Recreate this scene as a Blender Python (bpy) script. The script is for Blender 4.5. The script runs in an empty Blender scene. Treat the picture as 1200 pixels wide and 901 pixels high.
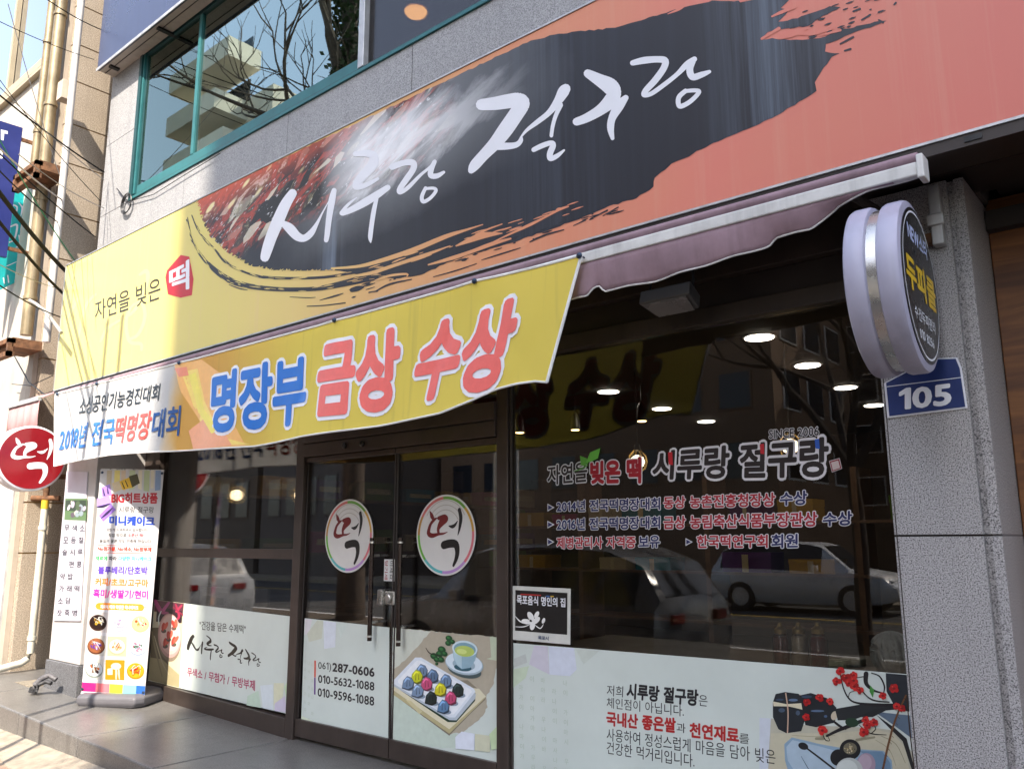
import bpy, bmesh, math, random
import numpy as np
from mathutils import Vector, Matrix
from mathutils.geometry import delaunay_2d_cdt
random.seed(7)
sc = bpy.context.scene
col = sc.collection
# ------------------------------------------------------------------ camera
F = 975.3
PITCH, YAW, ROLL = [math.radians(a) for a in (10.6467, -40.2109, -0.2045)]
FW = Vector((math.sin(YAW)*math.cos(PITCH), math.cos(YAW)*math.cos(PITCH), math.sin(PITCH)))
_r = Vector((math.cos(YAW), -math.sin(YAW), 0)); _u = _r.cross(FW)
RT = _r*math.cos(ROLL)+_u*math.sin(ROLL); UP = -_r*math.sin(ROLL)+_u*math.cos(ROLL)
CAM = Vector((0, -3.9, 0))
cd = bpy.data.cameras.new('camera'); cam = bpy.data.objects.new('camera', cd); col.objects.link(cam)
cd.sensor_width = 36; cd.lens = F/1200*36; cd.clip_start = .05; cd.clip_end = 2000
m = Matrix((RT, UP, -FW)).transposed().to_4x4(); m.translation = CAM; cam.matrix_world = m
sc.camera = cam
# ------------------------------------------------------------------ light
SUN_EL = math.radians(47); SUN_AZ = Vector((.49, -.87, 0)).normalized()
w = bpy.data.worlds.new('World'); sc.world = w; w.use_nodes = True
nt = w.node_tree; bg = nt.nodes['Background']; sk = nt.nodes.new('ShaderNodeTexSky'); sk.sky_type = 'NISHITA'
sk.sun_disc = False; sk.sun_elevation = SUN_EL; sk.sun_rotation = math.atan2(SUN_AZ.x, SUN_AZ.y)
sk.air_density = 1.0; sk.dust_density = 1.5; sk.ozone_density = 1.0
hs = nt.nodes.new('ShaderNodeHueSaturation'); hs.inputs['Saturation'].default_value = .75; nt.links.new(sk.outputs[0], hs.inputs['Color']); nt.links.new(hs.outputs[0], bg.inputs[0]); bg.inputs[1].default_value = .15
ld = bpy.data.lights.new('sun', 'SUN'); lo = bpy.data.objects.new('sun', ld); col.objects.link(lo)
ld.energy = 2.7; ld.angle = math.radians(.5); ld.color = (1, .91, .78)
sd = (SUN_AZ*math.cos(SUN_EL)+Vector((0, 0, math.sin(SUN_EL)))).normalized()
lo.rotation_euler = sd.to_track_quat('Z', 'Y').to_euler(); lo.location = (5, -12, 20)
sc.view_settings.view_transform = 'Standard'; sc.view_settings.look = 'None'
sc.view_settings.exposure = 2.05; sc.view_settings.gamma = 1; sc.view_settings.use_curve_mapping = False
sc.cycles.max_bounces = 10; sc.cycles.transparent_max_bounces = 16; sc.cycles.glossy_bounces = 4
sc.cycles.sample_clamp_indirect = 6; sc.cycles.caustics_reflective = False; sc.cycles.caustics_refractive = False
# ------------------------------------------------------------------ helpers
def ray(x, y): return RT*((x-600)/F)-UP*((y-450.5)/F)+FW
class Plane:
    """a flat surface in the world; pt() gives the point of the surface under a pixel of the photograph"""
    def __init__(s, o, n): s.o = Vector(o); s.n = Vector(n).normalized()
    def pt(s, x, y, h=0):
        d = ray(x, y); t = (s.o-CAM).dot(s.n)/d.dot(s.n); return CAM+d*t+s.n*h
def FP(y): return Plane((0, y, 0), (0, -1, 0))
def XP(x): return Plane((x, 0, 0), (1, 0, 0))
def lin(c):
    if isinstance(c, str): c = [int(c[i:i+2], 16)/255 for i in (0, 2, 4)]
    return tuple(v/12.92 if v <= .04045 else ((v+.055)/1.055)**2.4 for v in c)
MATS = {}
class NT:
    """short node-tree writer"""
    def __init__(s, mt): s.t = mt.node_tree; s.b = s.t.nodes['Principled BSDF']; s.out = s.t.nodes['Material Output']
    def n(s, ty, ins={}, **kw):
        nd = s.t.nodes.new('ShaderNode'+ty)
        for k, v in kw.items(): setattr(nd, k, v)
        for k, v in ins.items(): s.set(nd.inputs[k], v)
        return nd
    def set(s, sock, v):
        if hasattr(v, 'is_output') or isinstance(v, bpy.types.NodeSocket): s.t.links.new(v, sock)
        else:
            if isinstance(v, tuple) and len(v) == 3 and sock.type == 'RGBA': v = (*v, 1)
            sock.default_value = v
    def m(s, op, a, b=0, c=0): return s.n('Math', {0: a, 1: b, 2: c}, operation=op).outputs[0]
    def mix(s, f, a, b, bt='MIX'):
        nd = s.n('Mix', data_type='RGBA', blend_type=bt); s.set(nd.inputs[0], f); s.set(nd.inputs[6], a); s.set(nd.inputs[7], b); return nd.outputs[2]
    def pos(s): return s.n('NewGeometry').outputs['Position']
    def noise(s, sc_, vec=None, det=4, rough=.55, dist=0):
        return s.n('TexNoise', {'Vector': vec if vec is not None else s.pos(), 'Scale': sc_, 'Detail': det, 'Roughness': rough, 'Distortion': dist}).outputs['Fac']
    def ramp(s, f, stops, interp='LINEAR'):
        r = s.n('ValToRGB', {'Fac': f}); e = r.color_ramp; e.interpolation = interp
        while len(e.elements) < len(stops): e.elements.new(.5)
        for el, (p, c) in zip(e.elements, stops): el.position = p; el.color = (*c, 1) if len(c) == 3 else c
        return r.outputs[0]
    def mr(s, v, a, b, c=0, d=1): return s.n('MapRange', {0: v, 1: a, 2: b, 3: c, 4: d}).outputs[0]
    def scale(s, v): return s.n('VectorMath', {0: s.pos(), 1: v}, operation='MULTIPLY').outputs[0]
    def bump(s, h, st, d=.01):
        b = s.n('Bump', {'Height': h, 'Strength': st, 'Distance': d}); s.set(s.b.inputs['Normal'], b.outputs[0])
def newmat(name):
    mt = bpy.data.materials.new(name); mt.use_nodes = True; return mt
def mat(name, c=None, rough=.55, metal=0, var=.12, vs=6, bump=0, bs=80, emit=0, spec=.5, streak=0):
    if name in MATS: return MATS[name]
    c = lin(c) if isinstance(c, str) else c
    mt = newmat(name); t = NT(mt); b = t.b
    b.inputs['Roughness'].default_value = rough; b.inputs['Metallic'].default_value = metal
    b.inputs['Specular IOR Level'].default_value = spec
    if var:
        f = t.noise(vs, det=6, rough=.6)
        cc = t.mix(t.mr(f, .3, .7), tuple(v*(1-var) for v in c), tuple(min(1, v*(1+var)) for v in c))
        if streak:
            g = t.noise(1, t.scale((14, 14, .9)), 4)
            cc = t.mix(t.mr(g, .5, .75, 0, streak), cc, tuple(v*.45 for v in c))
        t.set(b.inputs['Base Color'], cc)
        t.set(b.inputs['Roughness'], t.mr(f, .2, .8, max(.02, rough-.08), min(1, rough+.1)))
    else: b.inputs['Base Color'].default_value = (*c, 1)
    if bump: t.bump(t.noise(bs, det=3), bump, .01)
    if emit: b.inputs['Emission Color'].default_value = (*c, 1); b.inputs['Emission Strength'].default_value = emit
    MATS[name] = mt; return mt
def ink(c, rough=.38):
    return mat('print_'+c, c, rough, var=.05, vs=25)
class MB:
    def __init__(s): s.v = []; s.f = []; s.m = []; s.mats = []
    def mi(s, mt):
        if mt not in s.mats: s.mats.append(mt)
        return s.mats.index(mt)
    def add(s, vs, fs, mt):
        k = len(s.v); i = s.mi(mt); s.v += [Vector(v) for v in vs]
        for f in fs: s.f.append([a+k for a in f]); s.m.append(i)
        return s
    def box(s, x0, x1, y0, y1, z0, z1, mt):
        vs = [(x, y, z) for x in (x0, x1) for y in (y0, y1) for z in (z0, z1)]
        return s.add(vs, [(0, 1, 3, 2), (4, 6, 7, 5), (0, 4, 5, 1), (2, 3, 7, 6), (0, 2, 6, 4), (1, 5, 7, 3)], mt)
    def quad(s, a, b, c, d, mt): return s.add([a, b, c, d], [(0, 1, 2, 3)], mt)
    def tube(s, pts, r, mt, n=10, caps=True):
        pts = [Vector(p) for p in pts]; rr = r if isinstance(r, (list, tuple)) else [r]*len(pts); vs = []; up = Vector((.13, .2, 1)).normalized()
        for i, p in enumerate(pts):
            d = (pts[min(i+1, len(pts)-1)]-pts[max(i-1, 0)]).normalized()
            a = d.cross(up)
            if a.length < .2: a = d.cross(Vector((1, .1, 0)))
            a.normalize(); b = a.cross(d)
            vs += [p+(a*math.cos(q)+b*math.sin(q))*rr[i] for q in [2*math.pi*k/n for k in range(n)]]
        fs = [(i*n+k, i*n+(k+1) % n, (i+1)*n+(k+1) % n, (i+1)*n+k) for i in range(len(pts)-1) for k in range(n)]
        if caps: fs += [tuple(range(n-1, -1, -1)), tuple((len(pts)-1)*n+k for k in range(n))]
        return s.add(vs, fs, mt)
    def lathe(s, prof, o, ax, mt, n=32, sx=1):
        """prof: (radius, distance along ax)"""
        o = Vector(o); ax = Vector(ax).normalized(); a = ax.orthogonal().normalized(); b = ax.cross(a); vs = []; fs = []
        for r, h in prof: vs += [o+ax*h+(a*math.cos(2*math.pi*k/n)+b*math.sin(2*math.pi*k/n))*r for k in range(n)]
        for i in range(len(prof)-1): fs += [(i*n+k, i*n+(k+1) % n, (i+1)*n+(k+1) % n, (i+1)*n+k) for k in range(n)]
        fs += [tuple(range(n-1, -1, -1)), tuple((len(prof)-1)*n+k for k in range(n))]
        return s.add(vs, fs, mt)
    def prism(s, pts, d, mt):
        """flat outline pts (3D) extruded by vector d"""
        n = len(pts); d = Vector(d); vs = [Vector(p) for p in pts]+[Vector(p)+d for p in pts]
        return s.add(vs, [tuple(range(n)), tuple(range(2*n-1, n-1, -1))]+[(k, k+n, (k+1) % n+n, (k+1) % n) for k in range(n)], mt)
    def build(s, name, parent=None, smooth=False, bevel=0, warp=None):
        me = bpy.data.meshes.new(name); o = bpy.data.objects.new(name, me); col.objects.link(o)
        r = parent
        while r is not None and r.parent: r = r.parent
        off = r.location if r is not None else Vector((0, 0, 0))
        me.from_pydata([Vector(v) for v in s.v] if warp else [v-off for v in s.v], [], s.f)
        for mt in s.mats: me.materials.append(mt)
        me.polygons.foreach_set('material_index', s.m)
        if warp:                      # follow a curved cloth: cut long edges, then bend
            bm = bmesh.new(); bm.from_mesh(me)
            for it in range(5):
                L = [e for e in bm.edges if e.calc_length() > .055]
                if not L: break
                bmesh.ops.subdivide_edges(bm, edges=L, cuts=1); bmesh.ops.triangulate(bm, faces=bm.faces)
            for v in bm.verts: v.co = v.co+warp(v.co)-off
            bm.to_mesh(me); bm.free()
        bm = bmesh.new(); bm.from_mesh(me); bmesh.ops.recalc_face_normals(bm, faces=bm.faces); bm.to_mesh(me); bm.free()
        if smooth: me.shade_smooth(); me.set_sharp_from_angle(angle=math.radians(40))
        if bevel:
            bv = o.modifiers.new('bevel', 'BEVEL'); bv.width = bevel; bv.segments = 2; bv.limit_method = 'ANGLE'
        if parent is not None: o.parent = parent
        me.update(); return o
def thing(name, label, cat, loc=(0, 0, 0), group=None):
    o = bpy.data.objects.new(name, None); col.objects.link(o); o.location = loc; o.empty_display_size = .1
    return tag(o, label, cat, group)
def tag(o, label, cat, group=None):
    o['label'] = label; o['category'] = cat
    if group: o['group'] = group
    return o
def struct(o): o['kind'] = 'structure'; return o
def box(name, x0, x1, y0, y1, z0, z1, mt, parent=None, bevel=0): return MB().box(x0, x1, y0, y1, z0, z1, mt).build(name, parent, bevel=bevel)
# --- flat shapes: union of overlapping outlines
def inside(P, polys):
    ok = np.zeros(len(P), bool)
    for p in polys:
        p = np.array([q[:2] for q in p], float); lo_, hi = p.min(0), p.max(0)
        c = np.nonzero(~ok & (P >= lo_).all(1) & (P <= hi).all(1))[0]
        if not len(c): continue
        x, y = P[c, 0][:, None], P[c, 1][:, None]; q = np.roll(p, -1, 0)
        with np.errstate(divide='ignore', invalid='ignore'):
            cr = ((p[:, 1] > y) != (q[:, 1] > y)) & (x < (q[:, 0]-p[:, 0])*(y-p[:, 1])/(q[:, 1]-p[:, 1])+p[:, 0])
        ok[c[cr.sum(1) % 2 == 1]] = True
    return ok
def union(polys):
    """one clean flat mesh from overlapping outlines, worked out island by island"""
    if len(polys) == 1: return [Vector(q[:2]) for q in polys[0]], [tuple(range(len(polys[0])))]
    P = [np.array([q[:2] for q in p], float) for p in polys]; lo_ = np.array([p.min(0) for p in P]); hi = np.array([p.max(0) for p in P])
    left = set(range(len(P))); V_, T_ = [], []
    while left:
        todo = [left.pop()]; isl = []
        while todo:
            k = todo.pop(); isl.append(k)
            if left:
                L = np.fromiter(left, int); hit = L[((lo_[L] <= hi[k]) & (hi[L] >= lo_[k])).all(1)]
                left.difference_update(hit.tolist()); todo += hit.tolist()
        vs = []; fs = []; pp = [P[k] for k in isl]
        for p in pp:
            q = np.roll(p, -1, 0)
            if (p[:, 0]*q[:, 1]-q[:, 0]*p[:, 1]).sum() < 0: p = p[::-1]
            k = len(vs); vs += [Vector(r) for r in p]; fs.append(list(range(k, k+len(p))))
        if len(pp) == 1: v, T = vs, [tuple(fs[0])]
        else:
            v, e, f, ov, oe, of = delaunay_2d_cdt(vs, [], fs, 0, 1e-5)
            V = np.array([tuple(q) for q in v]); T = np.array([t for t in f if len(t) == 3]); A = V[T]
            area = np.abs((A[:, 1, 0]-A[:, 0, 0])*(A[:, 2, 1]-A[:, 0, 1])-(A[:, 2, 0]-A[:, 0, 0])*(A[:, 1, 1]-A[:, 0, 1]))
            T = [tuple(int(k) for k in t) for t in T[inside(A.mean(1), pp) & (area > 1e-9)]]
        k = len(V_); V_ += v; T_ += [tuple(i+k for i in t) for t in T]
    return V_, T_
def catmull(p, n=5):
    p = [np.array(q, float) for q in p]; out = []
    for i in range(len(p)-1):
        a, b, c, d = p[max(i-1, 0)], p[i], p[i+1], p[min(i+2, len(p)-1)]
        for k in range(n):
            t = k/n; out.append(.5*((2*b)+(c-a)*t+(2*a-5*b+4*c-d)*t*t+(3*b-a-3*c+d)*t**3))
    out.append(p[-1]); return out
def ngon(x, y, r, n=10, ry=None, rot=0):
    ry = r if ry is None else ry; c, s_ = math.cos(rot), math.sin(rot)
    return [(x+r*math.cos(a)*c-ry*math.sin(a)*s_, y+r*math.cos(a)*s_+ry*math.sin(a)*c) for a in [2*math.pi*(k+.3)/n for k in range(n)]]
def stroke(p, n=5, ws=1):
    q = catmull(p, n); out = []
    for i, a in enumerate(q):
        r = max(a[2]*ws/2, .01); out.append(ngon(a[0], a[1], r, 10))
        if i < len(q)-1:
            b = q[i+1]; d = b[:2]-a[:2]; L = np.hypot(*d)
            if L > 1e-6:
                nx, ny = -d[1]/L, d[0]/L; r2 = max(b[2]*ws/2, .01)
                out.append([(a[0]+nx*r, a[1]+ny*r), (b[0]+nx*r2, b[1]+ny*r2), (b[0]-nx*r2, b[1]-ny*r2), (a[0]-nx*r, a[1]-ny*r)])
    return out
GL = {('1', 0): ([(.30, .72), (.215, .72), (.05, .60), (.05, .505), (.205, .60), (.205, 0), (.30, 0)], [tuple(range(7))])}
FC = bpy.data.curves.new('g', 'FONT'); FC.size = 1; FC.resolution_u = 3; FC.fill_mode = 'FRONT'; FO = bpy.data.objects.new('g', FC)
def load(ch):
    """outline of one character of the built-in font"""
    FC.body = ch; me = FO.to_mesh()
    GL[ch, 0] = ([(q.co.x, q.co.y) for q in me.vertices], [tuple(p.vertices) for p in me.polygons]); FO.to_mesh_clear()
def glyph(ch, bold):
    if (ch, 0) not in GL: load(ch)
    if (ch, bold) not in GL:
        v, f = GL[ch, 0]; cnt = {}
        for t in f:
            for a, b in zip(t, t[1:]+t[:1]): cnt.setdefault((min(a, b), max(a, b)), []).append((a, b))
        P = [[v[a] for a in t] for t in f]; used = set()
        for k, l in cnt.items():
            if len(l) == 1:
                a, b = l[0]; A, B = np.array(v[a]), np.array(v[b]); d = B-A; L = np.hypot(*d)
                if L < 1e-5: continue
                nn = np.array((-d[1], d[0]))/L*bold; P.append([tuple(A+nn), tuple(B+nn), tuple(B-nn), tuple(A-nn)]); used |= {a, b}
        P += [ngon(*v[a], bold, 6) for a in used]
        vv, ff = union(P); GL[ch, bold] = ([tuple(q) for q in vv], ff)
    return GL[ch, bold]
def text(parent, segs, f, bold=0, outline=None, h=.0012, name='lettering', both=False, warp=None):
    """segs: [(string, material)], f(s,t,h): maps the unit box of the whole line onto a surface"""
    if isinstance(segs, tuple): segs = [segs]
    x = 0; items = []
    for s_, mt in segs:
        for ch in s_:
            if ch == ' ': x += .32; continue
            v, _ = glyph(ch, 0); xs = [q[0] for q in v]
            if ord(ch) > 0x2fff: items.append((ch, mt, x)); x += .92
            else: items.append((ch, mt, x-min(xs)+.03)); x += max(xs)-min(xs)+.1
    bb = [(q[0]+x0, q[1]) for ch, mt, x0 in items for q in glyph(ch, 0)[0]]
    ax, bx = min(b[0] for b in bb), max(b[0] for b in bb); ay, by = min(b[1] for b in bb), max(b[1] for b in bb)
    mb = MB()
    for k, (ch, mt, x0) in enumerate(items):
        lay = [(bold, mt, h)]
        if outline: lay.append((bold+outline[1], outline[0], h*.5+(k % 2)*.0002))
        for bo, mm, hh in lay:
            v, ff = glyph(ch, bo)
            for sg in ((1, -1) if both else (1,)):
                mb.add([f((q[0]+x0-ax)/(bx-ax), (q[1]-ay)/(by-ay), hh*sg) for q in v], ff, mm)
    return mb.build(name, parent, warp=warp)
def Q(pl, bl, br, tl, tr=None, base=0, warp=None):
    O, A, B = pl.pt(*bl), pl.pt(*br), pl.pt(*tl); T = pl.pt(*tr) if tr else A+B-O
    def f(s, t, h=0):
        p = O*(1-s)*(1-t)+A*s*(1-t)+B*(1-s)*t+T*s*t
        if warp: p = p+warp(p)
        return p+pl.n*(h+base)
    return f
def art(parent, name, pl, items, org=(0, 0), sc_=1, h=.0006, dh=.00025, f=None, warp=None):
    """printed picture: ('p',colour,pts) outline, ('e',colour,cx,cy,rx,ry,rot) ellipse, ('s',colour,[(x,y,w)..]) brush line"""
    mb = MB(); k = 0
    for it in items:
        if it[0] == 'r': k = 0; continue
        kind, c = it[0], it[1]; mt = ink(c) if isinstance(c, str) else c
        if kind == 'p': P = [it[2]]
        elif kind == 'e':
            r = list(it[2:])+[0]*(5-len(it[2:])); P = [ngon(r[0], r[1], r[2], 28, r[3] or r[2], math.radians(r[4]))]
        else: P = stroke(it[2], 4)
        v, ff = union(P); k += 1; hh = h+k*dh
        g = f if f else (lambda a, b, c_: pl.pt(org[0]+a/sc_, org[1]+b/sc_, c_))
        mb.add([g(q[0], q[1], hh) for q in v], ff, mt)
    return mb.build(name, parent, warp=warp)
def rough_poly(p, amp, n=6, rs=1):
    rnd = random.Random(rs); out = []
    for a, b in zip(p, p[1:]+p[:1]):
        L = math.hypot(b[0]-a[0], b[1]-a[1]); k = max(1, int(L/n))
        for i in range(k):
            t = i/k; out.append((a[0]+(b[0]-a[0])*t+(rnd.uniform(-amp, amp) if i else 0), a[1]+(b[1]-a[1])*t+(rnd.uniform(-amp, amp) if i else 0)))
    return out
# ------------------------------------------------------------------ materials
def granite(name, base, dark, sc_=140, var=.25, rough=.5):
    mt = newmat(name); t = NT(mt); p = t.pos()
    n1 = t.noise(sc_, p, 2, .6); n2 = t.noise(sc_*2.3, p, 1); n3 = t.noise(1.3, p, 5, .6); n4 = t.noise(1, t.scale((9, 9, .7)), 4)
    c = t.ramp(n1, [(.36, dark), (.46, tuple(b*.75 for b in base)), (.56, base), (.68, tuple(min(1, b*1.25) for b in base))])
    c = t.mix(t.mr(n2, .35, .42, .55, 0), c, tuple(d*.6 for d in dark))
    c = t.mix(t.mr(n3, .35, .7, 0, var), c, tuple(b*.55 for b in base))
    c = t.mix(t.mr(n4, .52, .8, 0, var*1.3), c, tuple(b*.4 for b in base))
    t.set(t.b.inputs['Base Color'], c); t.b.inputs['Roughness'].default_value = rough
    t.bump(n1, .15, .003); MATS[name] = mt; return mt
GRAN = granite('grey_granite', (.48, .46, .46), (.05, .048, .05), 185)
GRANU = granite('pale_granite', (.42, .415, .42), (.17, .17, .175), 170, .3)
STUC = granite('beige_stone', (.45, .37, .285), (.26, .205, .15), 90, .35, .8)
SLAB = granite('step_granite', (.19, .18, .17), (.08, .08, .078), 110, .6, .34)
BROWN = mat('bronze_metal', (.075, .056, .048), .38, .45, .15, 5, streak=.25)
BROWND = mat('dark_bronze', (.04, .031, .028), .45, .3, .2, 5)
STEEL = mat('brushed_steel', (.55, .53, .5), .28, .9, .1, 20, streak=.3)
ALU = mat('dull_aluminium', (.55, .55, .55), .42, .55, .15, 8, streak=.5)
TEAL = mat('teal_frame', (.03, .15, .16), .4, .1, .15, 6, streak=.2)
TEALD = mat('dark_teal_frame', (.01, .06, .065), .4, .1, .15, 6)
BLACK = mat('black_plastic', (.012, .012, .013), .35, 0, .1)
DARK = mat('dark_room', (.035, .028, .024), .7, 0, .3, 2)
WHITE = mat('white_paint', (.78, .78, .78), .45, 0, .06, 3, streak=.12)
LETW = mat('white_vinyl', (.80, .81, .86), .4, 0, .03)
RUST = mat('rusty_steel', (.16, .075, .035), .8, .1, .6, 14, bump=.4, bs=60)
SCREW = mat('dark_screw', (.03, .05, .09), .4, .5)
def glass(name, tint=(.9, .92, .92), gain=1.0, add=0.0, rough=0, refl=(1, 1, 1)):
    mt = newmat(name); t = NT(mt)
    fr = t.n('Fresnel', {'IOR': 1.5}).outputs[0]
    tr = t.n('BsdfTransparent', {'Color': tint}).outputs[0]; gl = t.n('BsdfGlossy', {'Color': refl, 'Roughness': rough}).outputs[0]
    mx = t.n('MixShader', {0: t.m('ADD', t.m('MULTIPLY', fr, gain), add), 1: tr, 2: gl}).outputs[0]
    t.set(t.out.inputs['Surface'], mx); MATS[name] = mt; return mt
GLASS = glass('shop_glass', (.72, .70, .68), .85)
GLASSU = glass('coated_glass', (.70, .84, .78), 1.2, .22, .012, (.80, .95, .88))
def glow(name, c, s):
    mt = newmat(name); t = NT(mt); t.b.inputs['Base Color'].default_value = (*c, 1)
    t.b.inputs['Emission Color'].default_value = (*c, 1); t.b.inputs['Emission Strength'].default_value = s; MATS[name] = mt; return mt
# ------------------------------------------------------------------ ground
def slab_z(x): return -1.41-.03*(min(x, -5.4)+5.4)
GZ = -1.57
pav = newmat('red_paving'); t = NT(pav)
br = t.n('TexBrick', {'Vector': t.pos(), 'Color1': (.25, .10, .065), 'Color2': (.18, .09, .07), 'Mortar': (.20, .17, .14), 'Scale': 4.5, 'Mortar Size': .02, 'Bias': .1})
d = t.noise(2.5, None, 6, .7)
t.set(t.b.inputs['Base Color'], t.mix(t.mr(d, .42, .62, 0, .9), br.outputs['Color'], (.32, .265, .19))); t.b.inputs['Roughness'].default_value = .85
t.bump(br.outputs['Fac'], -.4, .006)
ASPH = mat('asphalt', (.055, .054, .053), .85, 0, .3, 1.2, bump=.5, bs=120)
CONC = granite('pale_concrete', (.30, .255, .19), (.19, .155, .115), 40, .4, .85)
struct(MB().quad((-400, 60, GZ-.16), (400, 60, GZ-.16), (400, -400, GZ-.16), (-400, -400, GZ-.16), CONC).build('ground'))
struct(box('pavement', -60, 60, -3.4, 3, GZ-.4, GZ, pav))
struct(box('kerb', -60, 60, -3.56, -3.402, GZ-.4, GZ+.003, CONC, bevel=.01))
struct(MB().quad((-200, -3.56, GZ-.13), (200, -3.56, GZ-.13), (200, -21, GZ-.13), (-200, -21, GZ-.13), ASPH).build('road'))
YEL = mat('road_yellow', (.6, .40, .05), .7, 0, .2)
mb = MB()
for yy in (-9.0, -14.6): mb.quad((-90, yy, GZ-.126), (90, yy, GZ-.126), (90, yy-.15, GZ-.126), (-90, yy-.15, GZ-.126), YEL if yy < -9.5 else WHITE)
struct(mb.build('road_marking'))
struct(box('far_pavement', -120, 120, -24, -18.2, GZ-.4, GZ, CONC))
struct(box('planting_strip', -60, 60, -8.2, -7.1, GZ-.4, GZ-.02, mat('soil', (.09, .07, .05), .95, 0, .4, 9), bevel=.01))
# the granite step along the shop
xs = [-13, -8.6, -7.6, -6.5, -5.4, -3, 1.5]; mb = MB()
for a, b in zip(xs[:-1], xs[1:]):
    mb.box(a+.002, b-.002, -1.07, .9, -1.9, 0, SLAB)
    for v in mb.v[-8:]:
        if v.z > -1: v.z = slab_z(v.x)
o = mb.build('step', bevel=.012); struct(o)
mb = MB(); rnd = random.Random(3); MORT = mat('mortar', (.29, .245, .19), .9, 0, .25, 10, bump=.6, bs=30)
P = [(-12, -1.30)]+[(x, -1.27-rnd.random()*.16) for x in np.arange(-11, 2, .35)]+[(2, -1.3)]
for (a, ya), (b, yb) in zip(P, P[1:]):
    mb.add([(a, -1.06, GZ+.06), (b, -1.06, GZ+.06), (b, yb, GZ+.005), (a, ya, GZ+.005), (a, -1.06, GZ-.05), (b, -1.06, GZ-.05), (b, yb, GZ-.05), (a, ya, GZ-.05)], [(0, 3, 2, 1), (3, 7, 6, 2)], MORT)
struct(mb.build('mortar_bed', smooth=True))
struct(box('bare_ground', -16, -8.62, -.62, .9, -1.9, slab_z(-8.6)+.012, CONC))
# ------------------------------------------------------------------ shop building
SHOP = thing('shop_building', 'grey granite shop front with brown metal doors under a long painted signboard', 'shop building', (-5, 0, slab_z(-5)))
WY = -.25
mb = MB(); fp = FP(WY)
jx = [-8.95, fp.pt(337, 155).x, fp.pt(483, 78).x]; jx = [-8.95, -7.15]+jx[1:]+[jx[2]+k*1.55 for k in (1, 2, 3, 4)]
for a, b in zip(jx, jx[1:]): mb.box(a+.003, b-.003, WY, -.05, 1.52, 3.47, GRANU)
zz = [3.474, 4.3, 5.14, 7.6]
for a, b in zip(zz, zz[1:]): mb.box(-8.95, -8.29, WY, -.05, a+.003, b-.003, GRANU)
mb.box(-8.9, jx[-1], WY+.03, .1, 1.51, 3.46, BROWND); mb.box(-8.285, jx[-1], WY, -.05, 5.16, 7.6, GRANU)
mb.build('facade_wall', SHOP)
mb = MB(); mb.box(-8.95, -8.5, -.04, 9, -1.6, 7.6, GRANU); mb.box(1.6, 2.2, -.25, 9, -1.6, 7.6, GRANU); mb.box(-8.5, 1.6, 8.5, 9, -1.6, 7.6, DARK); mb.box(-8.95, 2.2, -.25, 9, 7.6, 7.8, DARK)
mb.build('outer_wall', SHOP)
box('roof_slab', -9, 2.3, -.3, 9.05, 7.8, 7.95, GRANU, SHOP)
# left pillar, right pillar
mb = MB(); px0, px1 = -8.56, -7.9; zb = slab_z(-8.2)
mb.box(px0, px1, -.5, -.02, zb+.26, 1.46, mat('pale_pillar_stone', (.48, .455, .44), .6, 0, .1, 4, streak=.15))
mb.box(px0-.02, px1+.02, -.52, -.02, zb-.1, zb+.257, granite('dark_granite', (.16, .16, .17), (.05, .05, .05), 120, .3))
mb.build('pillar', SHOP, bevel=.006)
mb = MB(); PY = -.2
for z0, z1 in ((-1.5, .012), (.02, 1.49)):
    mb.box(-1.055, -.728, PY, .3, z0, z1, GRAN); mb.box(-.728, -.703, PY+.03, .3, z0, z1, GRAN); mb.box(-.703, -.665, PY+.012, .3, z0, z1, GRAN)
mb.box(-1.05, -.67, PY+.035, .29, -1.5, 1.49, BROWND); mb.box(-.70, -.6655, PY+.03, .32, -1.5, 1.49, mat('dark_paint', (.16, .15, .155), .6, 0, .2, 6))
for x_ in (-1.047,): mb.box(x_, x_+.004, PY-.002, PY, -1.5, 1.4, BROWND)
mb.build('pillar', SHOP, bevel=.004)
# header above the glass, soffit
mb = MB(); HD = mat('header_brown', (.045, .033, .026), .5, .2, .3, 3, streak=.4)
mb.box(-7.9, -1.05, -.06, .05, 1.10, 1.19, HD); mb.box(-7.9, -1.05, -.03, .05, 1.19, 1.33, BROWND); mb.box(-7.9, -1.05, -.09, .05, 1.33, 1.52, HD)
mb.build('header_beam', SHOP, bevel=.004)
mb = MB()
for k, (y0, y1) in enumerate(((-.58, -.42), (-.415, -.25), (-.245, 0))): mb.box(-8.7, 1.6, y0, y1, 1.525+.006*k, 1.56, BROWND)
mb.box(-.6, 1.6, .001, 1.2, 1.53, 1.56, BROWND); mb.build('soffit', SHOP)
# room inside
FZ = -1.40
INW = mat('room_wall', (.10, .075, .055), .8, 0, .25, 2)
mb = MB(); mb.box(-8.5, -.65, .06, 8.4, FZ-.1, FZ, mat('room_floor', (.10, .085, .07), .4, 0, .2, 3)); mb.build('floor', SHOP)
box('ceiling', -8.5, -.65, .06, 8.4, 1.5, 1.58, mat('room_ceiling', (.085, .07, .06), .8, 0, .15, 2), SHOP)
mb = MB(); mb.box(-8.5, -.65, 8.3, 8.4, FZ, 1.5, INW); mb.box(-8.5, -8.4, .06, 8.3, FZ, 1.5, INW); mb.box(-.9, -.67, .42, 8.3, FZ, 1.5, INW); mb.build('inner_wall', SHOP)
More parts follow.
